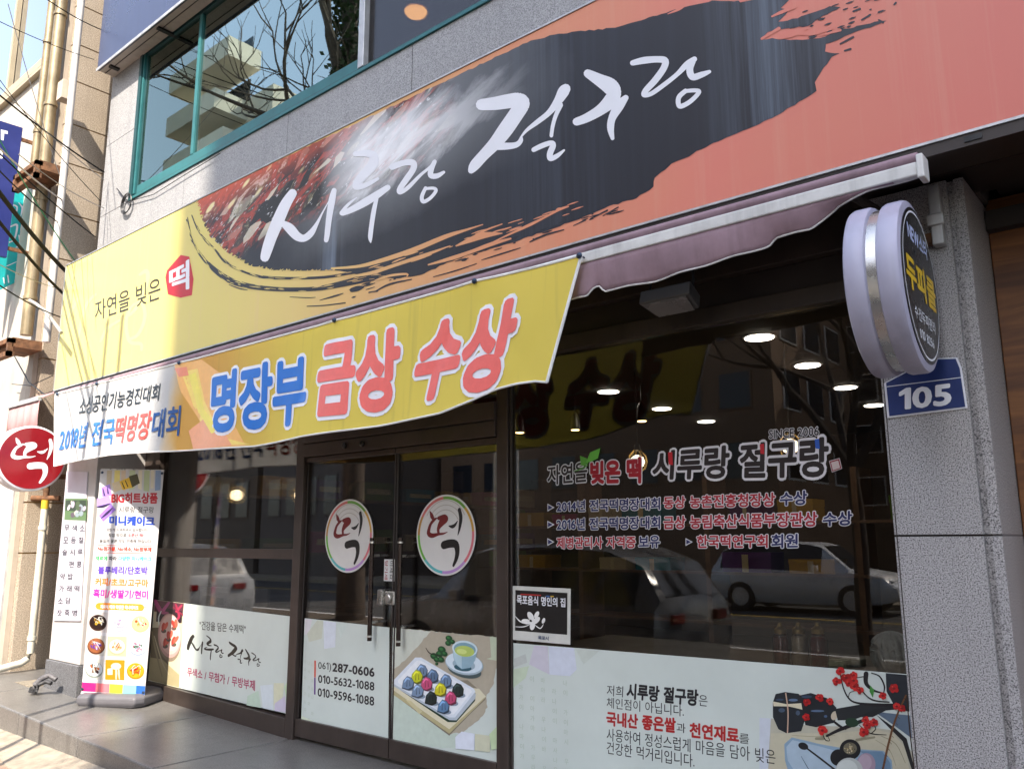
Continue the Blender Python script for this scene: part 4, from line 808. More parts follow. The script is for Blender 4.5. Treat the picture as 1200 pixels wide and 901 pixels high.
it = [('p', 'b3aa98', rough_poly(z7([(35, 32), (772, 98), (772, 270), (745, 420), (690, 520), (700, 590), (640, 680), (520, 770), (430, 780), (250, 660), (30, 480), (35, 300)]), 1.0, 3, 2)), ('p', 'd0d4c8', rough_poly(z7([(35, 32), (300, 58), (170, 200), (120, 260), (32, 330)]), .8, 4, 3)), zp('c3ccb4', [(715, 94), (773, 99), (773, 265), (690, 250), (725, 240)]), ('p', 'c5d2c6', rough_poly(z7([(28, 480), (250, 665), (420, 785), (480, 770), (470, 880), (25, 850)]), .5, 4, 4)),
      zp('8a8270', [(420, 400), (560, 400), (640, 470), (600, 480)]), zp('7e7666', [(40, 480), (430, 775), (680, 540), (690, 520), (430, 790), (35, 500)]), zp('ddd6ba', [(32, 450), (60, 400), (640, 460), (688, 515), (430, 772), (36, 500)]), zp('b9ae84', [(36, 470), (430, 745), (680, 520), (688, 520), (430, 776), (36, 502)]), zp('cfc69c', [(120, 535), (160, 545), (240, 620), (220, 640)]),
      zp('1f3a2c', [(40, 440), (420, 695), (480, 695), (612, 545), (616, 490), (460, 680)]), zp('b9c4d0', [(36, 405), (190, 245), (235, 245), (600, 462), (616, 500), (612, 530), (480, 682), (430, 680), (36, 440)]), zp('dfe6f0', [(38, 400), (190, 240), (232, 240), (602, 458), (614, 480), (470, 662), (430, 662), (38, 425)]), zp('eef2f8', [(70, 400), (200, 262), (230, 262), (580, 465), (590, 482), (462, 640), (430, 640), (70, 418)])]
for c, x, y in (('6d86a6', 235, 335), ('c8cc2a', 202, 375), ('5a7494', 312, 370), ('7089a8', 140, 420), ('c8507a', 270, 425), ('6a84a4', 405, 405), ('7a92b0', 208, 475), ('d0c82a', 368, 465), ('20302e', 490, 468), ('1c2a2a', 302, 525), ('c04a72', 440, 525), ('5e82a8', 390, 585)):
    dk = ''.join('%02x' % int(int(c[k:k+2], 16)*.5) for k in (0, 2, 4)); lt = ''.join('%02x' % min(255, int(int(c[k:k+2], 16)*1.3+22)) for k in (0, 2, 4))
    it += [ze('8fa0b2', x+8, y+34, 48, 20, 10), zp(dk, [(x-44, y+38), (x-34, y-18), (x-6, y-50), (x+26, y-38), (x+44, y-6), (x+40, y+40), (x+8, y+54)]), zp(c, [(x-42, y+30), (x-32, y-18), (x-6, y-48), (x+22, y-36), (x+40, y-8), (x+30, y+28), (x, y+42)]), ('s', lt, [(*z7([(x-24, y-6)])[0], .8), (*z7([(x-8, y-32)])[0], 2.2), (*z7([(x+12, y-26)])[0], .8)]), ('s', dk, [(*z7([(x-6, y-20)])[0], .3), (*z7([(x-8, y+24)])[0], .9)]), ('s', dk, [(*z7([(x+12, y-16)])[0], .3), (*z7([(x+14, y+20)])[0], .9)])]
it += [ze('4a5a5c', 540, 330, 120, 52, 14), ze('a9bcc8', 538, 285, 136, 76, 12), ze('d6e4ee', 536, 278, 130, 70, 12), ze('9fb6c4', 535, 290, 80, 42, 10), ze('2e5a6a', 528, 312, 62, 24, 8), zp('93b2c2', [(455, 175), (630, 190), (615, 260), (580, 312), (520, 322), (480, 290), (462, 240)]), zp('b5cfda', [(460, 190), (520, 230), (520, 318), (486, 290), (464, 240)]), ze('cfe0e8', 542, 178, 90, 56, 8), ze('7fa4b4', 542, 182, 78, 46, 8), ze('b9cc6a', 540, 196, 70, 38, 8), ze('d3e08a', 520, 198, 36, 18, 8)]
for x, y, r in ((430, 105, 20), (455, 130, 16), (425, 140, 18), (380, 185, 24), (365, 215, 22), (400, 215, 18), (325, 230, 22), (345, 255, 18), (375, 255, 20), (345, 285, 10)): it += [ze('1c4a2c', x, y, r*1.2, r, 20), ze('3a7a42', x-4, y-5, r*.6, r*.4, 30)]
it += [('s', '241a1c', [(*z7([(268, 172)])[0], .6), (*z7([(300, 212)])[0], 1.2), (*z7([(380, 230)])[0], .8)]), zp('dfe4f0', [(475, 800), (520, 760), (612, 775), (610, 893), (478, 880)]), zp('cfcfb6', [(614, 776), (720, 790), (720, 905), (614, 893)]), zp('c4d6ae', [(715, 780), (772, 720), (770, 880), (730, 890)])]
art(DP2, 'picture', G1, it, h=.0004, dh=.00004)
W2_ = film('window_poster', 'wide pale poster of black and red sentences and red berries along the right shop window', 'poster', [(598.8, 915), (1078, 960), (1063.2, 789.5), (600, 753)], FILM)
art(W2_, 'facet', G1, [('p', 'ccc8d4', [(626, 756), (642, 757), (644, 790), (620, 778)]), ('p', 'bfc4c0', [(601, 772), (616, 766), (618, 776), (602, 782)]), ('p', 'c6d4bc', [(601, 784), (620, 780), (616, 794), (601, 806)]), ('p', 'd2d8e6', [(643, 757), (673, 759), (676, 784), (668, 792), (644, 790)]), ('p', 'c8d0c8', [(674, 759), (703, 762), (684, 778)])], h=.0004)
for k in range(5):
    for j in range(10):
        if (k*3+j) % 5 == 4: continue
        x_, y_ = 608+k*13+j*.2, 790+j*11.5+k*1.6; text(W2_, (random.choice('가나라마바사아시우이'), ink('b4c2b2')), Q(G1, (x_, y_+6.6), (x_+4.6, y_+7), (x_, y_)), 0, h=.0008)
RD2 = ink('b02a2a')
for s_, mt, bl, br, tl, b in (('저희', NB, (711, 814.7), (730, 816.7), (711.5, 802), 0), ('시루랑 절구랑', NB, (734.5, 817.7), (817.5, 826.6), (735.5, 800.5), .04), ('은', NB, (819, 826.3), (829.3, 827.5), (819, 813.5), 0), ('체인점이 아닙니다.', NB, (711, 829), (801.5, 839.3), (711.2, 816.5), 0), ('국내산 좋은쌀', RD2, (711, 849.3), (791.5, 858), (711.2, 833.5), .04), ('과', NB, (793, 857.3), (803.5, 858.7), (793, 846), 0), ('천연재료', RD2, (808.6, 863), (865.5, 870), (808.8, 846.5), .04), ('를', NB, (866.5, 870), (878, 871.5), (866.5, 858.5), 0), ('사용하여 정성스럽게 마음을 담아 빚은', NB, (711, 867.3), (909, 895.3), (711.2, 852.5), 0), ('건강한 먹거리입니다.', NB, (711, 882.6), (814, 899), (711.2, 868.2), 0)):
    text(W2_, (s_, mt), Q(G1, bl, br, tl), b, h=.001)
z8 = lambda L: [(890+x/6.316, 770+y/6.316) for x, y in L]
def yp(c, L): return ('p', c, z8(L))
def ye(c, x, y, rx, ry, r=0): return ('e', c, 890+x/6.316, 770+y/6.316, rx/6.316, ry/6.316, r)
def ys(c, L): return ('s', c, [(890+x/6.316, 770+y/6.316, w_/6.316) for x, y, w_ in L])
it = [yp('ccd2dc', [(0, 445), (85, 450), (60, 900), (0, 900)]), yp('b9b6a4', [(85, 450), (330, 500), (850, 520), (1000, 540), (1130, 700), (1180, 1000), (60, 1000), (70, 700)]), yp('c4bea6', [(85, 560), (560, 560), (850, 530), (980, 560), (1080, 660), (1140, 1000), (60, 1000)]), yp('5d6f82', [(850, 400), (1130, 430), (1130, 600), (980, 490)]), yp('1a1c20', [(860, 420), (1000, 520), (1090, 600), (1170, 900), (1150, 900), (1060, 620), (960, 520)]), yp('222830', [(935, 115), (1100, 130), (1110, 400), (1010, 380), (940, 250)]),
      ys('8f8a70', [(900, 580, 4), (1010, 640, 5), (1080, 780, 4)]), ys('a09a80', [(860, 610, 4), (960, 680, 5), (1010, 800, 4)]), ys('9a9478', [(240, 575, 3), (420, 585, 4), (560, 575, 2)]), ys('8f8a72', [(420, 600, 20), (470, 600, 24)]), ys('8f8a72', [(720, 610, 20), (850, 590, 16)]),
      yp('20262c', [(100, 330), (120, 270), (190, 255), (290, 268), (330, 320), (335, 470), (310, 545), (200, 560), (140, 530), (100, 440)]), yp('d8d0b4', [(100, 325), (200, 345), (310, 338), (318, 385), (220, 362), (105, 360)]), ye('46566a', 165, 390, 24, 16), ye('46566a', 285, 410, 16, 18), ye('5d7290', 250, 315, 34, 10), ye('3a4a60', 150, 312, 30, 8), ys('c8a890', [(195, 265, 9), (212, 400, 9), (208, 555, 9)]), ys('b89080', [(300, 275, 6), (330, 330, 6), (350, 400, 5)]),
      yp('1d2228', [(300, 280), (380, 262), (500, 300), (570, 370), (560, 480), (420, 515), (340, 500)]), ye('5a708c', 430, 395, 50, 8), ye('4a6080', 490, 435, 12, 10), ye('35455c', 350, 290, 40, 10), ye('c8bca4', 555, 430, 24, 34, 20), yp('24282c', [(560, 380), (760, 345), (1020, 350), (1000, 385), (860, 400), (700, 460), (580, 465)]), yp('1e2226', [(730, 440), (860, 380), (1000, 360), (840, 440)]),
      ys('1c1a1e', [(600, 120, 10), (620, 220, 10), (660, 300, 12), (720, 335, 14), (860, 350, 24), (1010, 350, 20)]), ys('1c1a1e', [(790, 120, 36), (790, 190, 30), (840, 240, 18), (900, 260, 10)]), ys('1c1a1e', [(740, 220, 8), (800, 290, 10), (860, 320, 12), (960, 330, 10)]), ys('1c1a1e', [(830, 115, 8), (890, 140, 10), (925, 210, 12), (920, 260, 8)]), ys('1c1a1e', [(720, 150, 6), (780, 140, 8)]), ys('1c1a1e', [(660, 290, 6), (670, 260, 6), (700, 250, 5)]), ys('1c1a1e', [(500, 580, 18), (580, 540, 24), (680, 500, 30), (780, 460, 24)]), ys('1c1a1e', [(470, 570, 6), (490, 610, 7), (520, 615, 5), (510, 590, 5)]), ys('1c1a1e', [(560, 480, 16), (600, 510, 18), (640, 530, 10)]), ys('1c1a1e', [(740, 500, 6), (820, 560, 8), (940, 572, 5)]), ys('1c1a1e', [(850, 500, 5), (860, 530, 7), (830, 560, 6)]), ye('1c3a28', 685, 480, 50, 34, 10), yp('3f8a3a', [(820, 205), (850, 240), (840, 298), (815, 250)]),
      ye('7f95ab', 580, 740, 0.1, .1), yp('8aa4ba', [(185, 640), (240, 590), (450, 640), (620, 670), (920, 690), (980, 760), (1000, 1000), (260, 1000), (190, 760)]), yp('a9bccb', [(200, 660), (245, 610), (440, 655), (600, 700), (560, 900), (300, 900), (210, 760)]), yp('6a88a2', [(740, 690), (910, 695), (970, 780), (985, 1000), (860, 1000), (840, 760)]), ye('1c1e22', 325, 655, 38, 26, 20), ys('1c1a1c', [(350, 670, 12), (450, 745, 14), (560, 830, 14)]), ys('3a4a5a', [(310, 730, 3), (350, 800, 5), (380, 850, 3)]),
      ye('14161a', 585, 740, 60, 62), ye('16181c', 672, 680, 78, 76), ye('6f6a58', 672, 672, 50, 44), ye('a08c9c', 790, 790, 70, 84), ye('b3a0ae', 782, 775, 50, 60), ye('b8beba', 665, 850, 105, 110), ye('ccd2ce', 650, 835, 80, 80), ys('6a4426', [(1085, 280, 12), (1010, 450, 14), (950, 660, 16), (900, 900, 16)]), ys('3a2416', [(1090, 285, 8), (1120, 600, 9), (1160, 900, 9)])]
rnd = random.Random(9)
for k in range(34): a, rr = rnd.random()*6.28, rnd.random()*44; it.append(ye(rnd.choice(['c8b890', '8a7a50', 'd8c8a8', '3a3428']), 672+math.cos(a)*rr, 672+math.sin(a)*rr*.85, 5, 4))
for k in range(12): t_ = k/12; it.append(ys('2a1a10', [(1078-182*t_-4, 300+560*t_, 3), (1078-182*t_+8, 312+560*t_, 3)]))
for x, y in ((575, 178), (645, 150), (700, 130), (665, 190), (705, 215), (745, 240), (700, 170), (600, 100), (915, 282), (1000, 228), (355, 330), (450, 296), (525, 325), (350, 440), (470, 538), (775, 550), (790, 460), (850, 480), (800, 500), (1060, 375), (1020, 360)):
    r = rnd.uniform(26, 36)
    for k in range(5): a = k*1.257+rnd.random(); it.append(ye(rnd.choice(['b81c20', 'a01418', 'c82a28']), x+math.cos(a)*r*.55, y+math.sin(a)*r*.5, r*.6, r*.5, rnd.uniform(0, 90)))
    it += [ye('7a0c12', x, y, r*.32, r*.26), ye('d84a40', x-r*.4, y-r*.4, r*.2, r*.14, 30)]
pic = art(W2_, 'picture', G1, it, h=.0004, dh=.00003)
PQ = thing('window_plaque', 'small black plaque with a white flower in a pale frame on the right window', 'plaque', tuple(G1.pt(634, 755)))
MB().prism([G1.pt(*q) for q in ((599.4, 749), (668.5, 755), (669, 689.5), (600, 686))], (0, -.004, 0), mat('pale_plaque_frame', (.62, .62, .58), .4)).build('frame', PQ)
G2 = FP(-.011); art(PQ, 'picture', G2, [('p', '1c1a1a', [(603.6, 738.5), (664.6, 743.5), (665, 694.5), (604, 691)]), ('p', 'b02a2a', [(610, 695.3), (634, 696.5), (634, 698), (610, 696.8)]), ('p', '3a6aa8', [(640, 697.5), (644, 697.8), (644, 699.2), (640, 699)]), ('p', 'c8a83a', [(645, 697.8), (649, 698), (649, 699.4), (645, 699.2)]),
    ('e', 'e8e8e6', 622, 722, 6, 3.2, 60), ('e', 'e8e8e6', 617, 728, 6, 3, 10), ('e', 'e8e8e6', 628, 727, 6, 3, -40), ('e', 'e8e8e6', 624, 733, 3, 5, 10), ('e', 'e8e8e6', 629, 720, 2.4, 4.4, 30), ('s', 'e8e8e6', [(604, 722, .6), (610, 728, 1.6), (618, 731, .6)]), ('s', 'e8e8e6', [(604, 734, .5), (614, 734, 1.2), (624, 730, .5)]), ('s', 'e8e8e6', [(626, 731, .5), (633, 736, 1.2), (637, 731, .5)]), ('e', 'e8e8e6', 637, 727, 1.8, 3.4, 20), ('e', '1c1a1a', 622, 727, 1.4, 1.4)], h=.0003, dh=.00006)
text(PQ, ('목포음식 명인의 집', LETW), Q(G2, (606, 707.5), (662.5, 711), (606, 696.8), (662.5, 700.8)), .025, h=.0016); text(PQ, ('목포시', ink('3a4a6a')), Q(G2, (631, 749), (643, 750), (631, 744.5)), .03, h=.0016)
# round door stickers
for k, (ell, lb) in enumerate((((408.5, 627.5, 28, 43), 'round white emblem sticker with rainbow rim on the left door, beside its handle'), ((522, 626.5, 34.5, 47.5), 'round white emblem sticker with rainbow rim on the right door above the teacup poster'))):
    c = G1.pt(ell[0], ell[1]); rx = (G1.pt(ell[0]+ell[2], ell[1]).x-G1.pt(ell[0]-ell[2], ell[1]).x)/2; rz = (G1.pt(ell[0], ell[1]-ell[3]).z-G1.pt(ell[0], ell[1]+ell[3]).z)/2
    D_ = thing('door_sticker', lb, 'sticker', tuple(c), 'round emblem stickers on the doors')
    dmap = lambda u, v, h=0, c=c, rx=rx, rz=rz: Vector((c.x+u*rx, c.y-.002-h, c.z+v*rz))
    MB().prism([dmap(math.cos(a), math.sin(a)) for a in [2*math.pi*q/72 for q in range(72)]], (0, .002, 0), mat('sticker_white', (.70, .68, .66), .4, 0, .04)).build('disc', D_)
    it = []
    for a0, a1, cc in ((5, 45, 'c89a3a'), (45, 95, '6aa03a'), (95, 150, 'd0706a'), (150, 180, 'b8863a'), (180, 222, '6ab03a'), (222, 265, '5ab4b8'), (265, 315, 'b48ac8'), (315, 365, 'd4707a')):
        n_ = 10; A_ = [math.radians(a0+(a1-a0)*q/n_) for q in range(n_+1)]; it.append(('p', cc, [(math.cos(a)*.955, math.sin(a)*.955) for a in A_]+[(math.cos(a)*.885, math.sin(a)*.885) for a in A_[::-1]]))
    art(D_, 'rim', G1, it, f=dmap, h=.0004, dh=.00005)
    it = []
    for r in (.74, .62, .5): it.append(('s', 'b9b2aa', [(r*math.cos(a), .12+r*math.sin(a), .012) for a in [math.radians(30+q*12) for q in range(11)]]))
    art(D_, 'ripple', G1, it, f=dmap, h=.0004, dh=.00005)
    emblem(D_, dmap, ink('701818'), ink('1e1a18'), h=.0012)
# vinyl window lettering
VL = thing('window_lettering', 'outlined vinyl lettering about awards across the right shop window', 'window lettering', tuple(G1.pt(640, 640)))
OW = (mat('outline_vinyl', (.66, .64, .66), .4), .055)
VK, VR, VN = ink('241c1c'), ink('a01c2a'), ink('1c2458')
def vt(segs, bl, br, tl, tr=None, b=.02, o=OW): return text(VL, segs, Q(G1, bl, br, tl, tr), b, o, h=.0012)
vt(('자연을', VK), (642, 568), (688, 564), (642, 546), (688, 541)); vt(('빚은 떡', VR), (692.6, 566), (750.6, 565), (692.6, 542), (750.6, 537), .05)
vt([('시', VK), ('루랑 절구', VK), ('랑', VK)], (765, 561), (970, 557.5), (767, 530), (970, 513), .035, (OW[0], .07))
art(VL, 'accent', G1, [('p', 'b8202c', [(783, 530), (788, 529.6), (789, 545), (784, 544)]), ('p', 'b8202c', [(890.5, 520.5), (895.5, 520), (896, 532), (891.5, 531.5)]), ('p', '2a5ab8', [(955, 515), (960, 514), (961, 526), (956, 525.5)]), ('p', '5aa03a', [(681, 545), (680, 534), (688, 537), (690, 543), (685, 546)]), ('p', '6ab848', [(687, 542), (692, 530), (704, 525), (701, 537), (693, 541)]), ('s', '5aa03a', [(689, 545, 1), (680, 550, 1.2), (673, 552, .6)])], h=.0022)
art(VL, 'seal', G1, [('p', 'b9b0b0', [(971.5, 540), (984, 536.5), (987, 549), (975, 553.5)]), ('p', '8a2030', [(972.5, 540.6), (983.4, 537.5), (986, 548.6), (975.4, 552.4)]), ('p', 'c8b8b4', [(974, 541.8), (982.4, 539.4), (984.6, 548), (976.2, 551)])], h=.001)
vt(('떡', VR), (975.6, 550), (984, 547.5), (974.6, 542.5), (982.6, 540), .03, (ink('c8b8b4'), .01))
vt(('SINCE 2006', NB), (901.4, 514), (959.4, 510), (901.4, 504), (959.4, 500), .02, (OW[0], .05))
for s_, mt, bl, br, tl, tr in (('2014년 전국떡명장대회', VN, (652.7, 599.8), (773.3, 596.7), (652.7, 587.2), (773.3, 583)), ('동상 농촌진흥청장상', VR, (778, 595.5), (908, 592.8), (778, 582), (908, 577)), ('수상', VN, (914.5, 592), (945.5, 590.8), (914.5, 577), (945.5, 574.8)), ('2016년 전국떡명장대회', VN, (652.7, 621), (773.3, 619), (652.7, 607.8), (773.3, 605)), ('금상 농림축산식품부장관상', VR, (778, 619.4), (957.4, 616.3), (778, 605), (957.4, 599.5)), ('수상', VN, (964.8, 616.3), (998.3, 614.7), (964.8, 600.8), (998.3, 598.5)), ('제병관리사 자격증', VR, (652.7, 642.5), (744.7, 641.7), (652.7, 629.3), (744.7, 628.3)), ('보유', VN, (748.8, 641.7), (773, 641), (748.8, 628.4), (773, 627.5)), ('한국떡연구회', VR, (817, 641.7), (899.4, 641.3), (817, 627.4), (899.4, 626.6)), ('회원', VN, (904.5, 641.7), (934.7, 641), (904.5, 626.2), (934.7, 625.6))):
    vt((s_, mt), bl, br, tl, tr, .03)
it = []
for x, y in ((642.5, 594.5), (642.5, 614.5), (642.5, 634.8), (804.5, 634.8)): it += [('p', OW[0], [(x-.8, y-4.6), (x+7.6, y), (x-.8, y+4.6)]), ('p', VN, [(x, y-3), (x+5.6, y), (x, y+3)])]
art(VL, 'arrow', G1, it, h=.001)
# ------------------------------------------------------------------ things inside the shop
GR = 'ceiling downlights in the shop'
spots = [(-2.5, 1.93), (-2.61, 3.17), (-2.73, 4.48), (-2.87, 5.83), (-4.64, 3.11), (-4.8, 4.45), (-4.91, 5.75), (-6.9, 2.2), (-7.0, 3.5)]
rim_m = mat('light_rim', (.6, .6, .58), .4)
dl0 = None
where = ['nearest the street on the right side', 'second from the glass on the right side', 'third from the glass in the right row', 'deepest in the right row', 'nearest the glass in the middle row', 'second of the middle row', 'deepest in the middle row', 'above the left window display', 'deeper above the left window display']
for k, (x, y) in enumerate(spots):
    if dl0 is None:
        dl0 = thing('downlight', '', 'ceiling light', (x, y, 1.5), GR); MB().lathe([(.125, 1.4995), (.125, 1.494), (.108, 1.490)], (x, y, 0), (0, 0, 1), rim_m, 28).build('rim', dl0); MB().lathe([(.105, 1.4885), (.105, 1.485), (.07, 1.482)], (x, y, 0), (0, 0, 1), COOL, 28).build('diffuser', dl0); o = dl0
    else:
        o = dl0.copy(); col.objects.link(o); o.location = (x, y, 1.5)
        for ch in dl0.children: c_ = ch.copy(); col.objects.link(c_); c_.parent = o
    o['label'] = 'round white downlight in the dark shop ceiling, '+where[k]
pd0 = None; cage_m = mat('cage_wire', (.45, .33, .12), .4, .6)
for k, (pxx, pyy, yy, lb) in enumerate(((747, 541, 2.2, 'glowing cage pendant lamp hanging left of the big window lettering'), (926, 523, 2.2, 'glowing cage pendant lamp hanging behind the end of the big window lettering'), (276, 580, .8, 'small glowing cage pendant lamp behind the left shop window'), (351, 580, 1.6, 'glowing cage pendant lamp beside the left door post'))):
    p = FP(yy).pt(pxx, pyy)
    if pd0 is None:
        pd0 = thing('pendant_lamp', lb, 'pendant lamp', tuple(p), 'cage pendant lamps in the shop'); o = pd0
        MB().lathe([(.018, .055), (.05, .035), (.062, 0), (.05, -.035), (.018, -.055)], p, (0, 0, 1), WARMW, 20).build('bulb', pd0, smooth=True)
        mb = MB()
        for a in range(8): mb.tube([p+Vector((math.cos(a*.785)*r, math.sin(a*.785)*r, h)) for r, h in ((.02, .11), (.075, .05), (.085, 0), (.07, -.06), (.03, -.085))], .003, cage_m, 5)
        mb.lathe([(.025, .15), (.03, .10), (.02, .09)], p, (0, 0, 1), BLACK, 14); mb.build('cage', pd0); MB().tube([p+Vector((0, 0, .15)), p+Vector((0, 0, 1.45-p.z))], .006, BLACK, 6).build('cord', pd0); pz0 = p.z
    else:
        o = pd0.copy(); col.objects.link(o); o.location = p; o['label'] = lb
        for ch in pd0.children:
            c_ = ch.copy(); col.objects.link(c_); c_.parent = o
            if ch.name.startswith('cord'): c_.scale.z = 1
sp0 = None
for k, (pxx, pyy, yy, lb) in enumerate(((752, 486, 2.9, 'black spot lamp hanging above the red window lettering'), (609, 500, 2.6, 'black spot lamp seen beside the door post of the right window'), (674, 497, 3.2, 'black spot lamp hanging behind the left end of the big window'))):
    p = FP(yy).pt(pxx, pyy)
    if sp0 is None:
        sp0 = thing('spot_lamp', lb, 'spot lamp', tuple(p), 'black spot lamps in the shop'); o = sp0
        MB().lathe([(.02, .12), (.04, .08), (.055, -.06), (.05, -.06)], p, (0, 0, 1), BLACK, 18).build('shade', sp0, smooth=True); MB().lathe([(.045, -.055), (.04, -.066)], p, (0, 0, 1), glow('spot_warm', (1, .6, .25), 5), 16).build('bulb', sp0); MB().tube([p+Vector((0, 0, .12)), p+Vector((0, 0, 1.5-p.z))], .006, BLACK, 6).build('cord', sp0)
    else:
        o = sp0.copy(); col.objects.link(o); o.location = p; o['label'] = lb
        for ch in sp0.children: c_ = ch.copy(); col.objects.link(c_); c_.parent = o
WOOD = newmat('varnished_pine'); t = NT(WOOD)
wv = t.noise(1, t.scale((1.5, 1.5, 11)), 5, .6, 1.6); c = t.ramp(wv, [(.3, lin('5a3214')), (.5, lin('774820')), (.7, lin('8f5c2c'))])
kn = t.n('TexVoronoi', {'Vector': t.scale((3.2, 3.2, 4.2)), 'Scale': 1}).outputs['Distance']; c = t.mix(t.mr(kn, .14, .06), c, lin('3a1a0a'))
t.set(t.b.inputs['Base Color'], c); t.b.inputs['Roughness'].default_value = .4; t.bump(wv, .1, .004)
SW = mat('shelf_wood', (.16, .09, .05), .5, 0, .25, 5)
SH = thing('display_shelf', 'dark wooden display shelf along the back of the shop', 'shelf', (-5, 5.2, FZ))
mb = MB()
for z in (-.9, -.35, .2): mb.box(-8.2, -1.2, 5.0, 5.5, z-.03, z, SW)
mb.build('board', SH)
for x in (-8.2, -6.4, -4.6, -2.9, -1.2): box('upright', x-.03, x+.03, 5.02, 5.5, FZ, .75, SW, SH)
rnd = random.Random(21); bx = []
bcol = {'green': ('5a7a1e', 'lime green'), 'pink': ('a8306a', 'magenta'), 'gold': ('b8902a', 'gold'), 'teal': ('2a7a8a', 'teal'), 'cream': ('b8a888', 'cream'), 'purple': ('5a2a6a', 'purple')}
kx = 0
for z, nm in ((-.35, 'middle'), (.2, 'top')):
    x = -8.0
    for s_ in ('green', 'gold', 'pink', 'cream', 'teal', 'green', 'purple', 'gold', 'pink', 'green'):
        w_ = rnd.uniform(.34, .58); h_ = rnd.uniform(.14, .24)
        if not any(abs(x+w_/2-u) < w_/2+.06 for u in (-6.4, -4.6, -2.9)):
            m_ = ink(bcol[s_][0], .45); mb = MB().box(x, x+w_, 5.05, 5.40, z, z+h_, m_).box(x-.004, x+w_+.004, 5.046, 5.404, z+h_*.7, z+h_+.004, m_); mb.box(x+w_*.42, x+w_*.55, 5.043, 5.045, z, z+h_*.9, ink('c8b890')); o = mb.build('gift_box', bevel=.004)
            ps = ['leftmost', 'second', 'third', 'fourth', 'fifth', 'sixth', 'seventh', 'eighth', 'ninth', 'tenth'][min(9, len([q for q in bx if q == nm]))]; bx.append(nm)
            tag(o, '%s gift box, %s from the left on the %s back shelf' % (bcol[s_][1], ps, nm) if ps != 'leftmost' else '%s gift box, leftmost on the %s back shelf' % (bcol[s_][1], nm), 'gift box', 'gift boxes on the back shelf')
        x += w_+rnd.uniform(.08, .22)
LSH = thing('wall_shelf', 'dark wooden shelf along the left inner wall, behind the left window and doors', 'shelf', (-8.2, 3, FZ))
mb = MB()
for z in (-.75, -.12, .5): mb.box(-8.39, -8.0, .5, 6.5, z-.03, z, SW)
mb.build('board', LSH)
for y in (.5, 2.5, 4.5, 6.5): box('upright', -8.39, -8.02, y-.025, y+.025, FZ, .95, SW, LSH)
kk = 0; names = ('nearest the window', 'second from the window', 'third from the window', 'fourth from the window', 'fifth from the window', 'sixth from the window', 'seventh from the window', 'deepest in the shop')
for z, row in ((-.12, 'middle'), (.5, 'upper')):
    for j, s_ in enumerate(('gold', 'green', 'pink', 'green', 'cream', 'pink', 'teal', 'purple') if z < 0 else ('cream', 'gold', 'purple', 'green', 'teal', 'gold', 'pink', 'cream')):
        y0 = .62+j*.72; w_ = .5 if (y0 < 2.5) == (y0+.5 < 2.45) else .42; h_ = rnd.uniform(.15, .27); m_ = ink(bcol[s_][0], .45)
        mb = MB().box(-8.36, -8.06, y0, y0+w_, z, z+h_, m_).box(-8.059, -8.056, y0+.06, y0+w_-.06, z+h_*.35, z+h_*.65, ink('c8b890')); tag(mb.build('gift_box', bevel=.004), '%s gift box on the %s left wall shelf, %s' % (bcol[s_][1], row, names[j]), 'gift box', 'gift boxes on the left wall shelf')
CN = thing('counter', 'dark wooden counter inside the right window, topped by a flat board', 'counter', (-2.2, .3, FZ))
lz = FP(.2).pt(938, 779).z
box('counter_top', -3.1, -1.0, .06, .75, lz-.04, lz, mat('counter_dark', (.06, .045, .035), .4, 0, .2, 4), CN, .004); box('counter_front', -3.1, -1.0, .1, .13, FZ, lz-.04, SW, CN)
cont = {'red bean': '8a3a30', 'white rice': 'f4e8c8', 'dark red jujube': '8a2622'}
for (nm, cc), pxx in zip(cont.items(), (917, 938.5, 961)):
    p = FP(.2).pt(pxx, 780); p.z = lz; J = thing('glass_jar', 'small glass jar of %s with a gold lid on the window counter' % nm.replace('red bean', 'dark beans').replace('white rice', 'pale grain').replace('dark red jujube', 'dark red fruit'), 'jar', tuple(p))
    hj = FP(.2).pt(pxx, 742).z-lz
    MB().lathe([(.036, .002), (.038, .01), (.038, hj*.82), (.03, hj*.9)], p, (0, 0, 1), ink(cc, .3), 24).build('contents', J, smooth=True); MB().lathe([(.040, 0), (.042, .006), (.042, hj*.84), (.028, hj)], p, (0, 0, 1), GLASS, 24).build('glass', J, smooth=True); MB().lathe([(.030, hj), (.030, hj+.02), (.012, hj+.035), (.010, hj+.05)], p, (0, 0, 1), mat('gold_lid', (.45, .33, .12), .35, .7), 20).build('lid', J, smooth=True)
p = FP(.28).pt(1046, 768); mb = MB(); n_ = 40; ya = mat('pale_twine', (.50, .55, .52), .8, 0, .15, 30)
for k in range(16):
    a = rnd.uniform(-.5, .5); b = rnd.uniform(0, 3.14); mb.tube([p+Vector((math.cos(b)*math.cos(q)*.085-math.sin(a)*math.sin(q)*.03, math.sin(b)*math.cos(q)*.085, math.sin(q)*.09*math.cos(a)))+Vector((0, 0, .01)) for q in [6.29*i/24 for i in range(25)]], .013, ya, 6)
tag(mb.build('twine_ball', smooth=True), 'pale ball of twine on the counter beside the right pillar', 'twine ball')
for k, (a, b) in enumerate(((968, 992), (984, 1010))):
    p0, p1 = FP(.22+.1*k).pt(a, 774), FP(.22+.1*k).pt(b, 776); mb = MB().box(p0.x, p1.x, .2+.1*k, .29+.1*k, lz, lz+.035, ink('a8b0a0' if k else '8aa07a')); tag(mb.build('rice_cake_pack', bevel=.008), ('greenish' if not k else 'whitish')+' wrapped rice cake pack lying on the window counter', 'package')
WC = thing('display_table', 'low dark display table behind the left shop window', 'table', (-6.5, .5, FZ)); lz2 = FP(.15).pt(265, 716).z
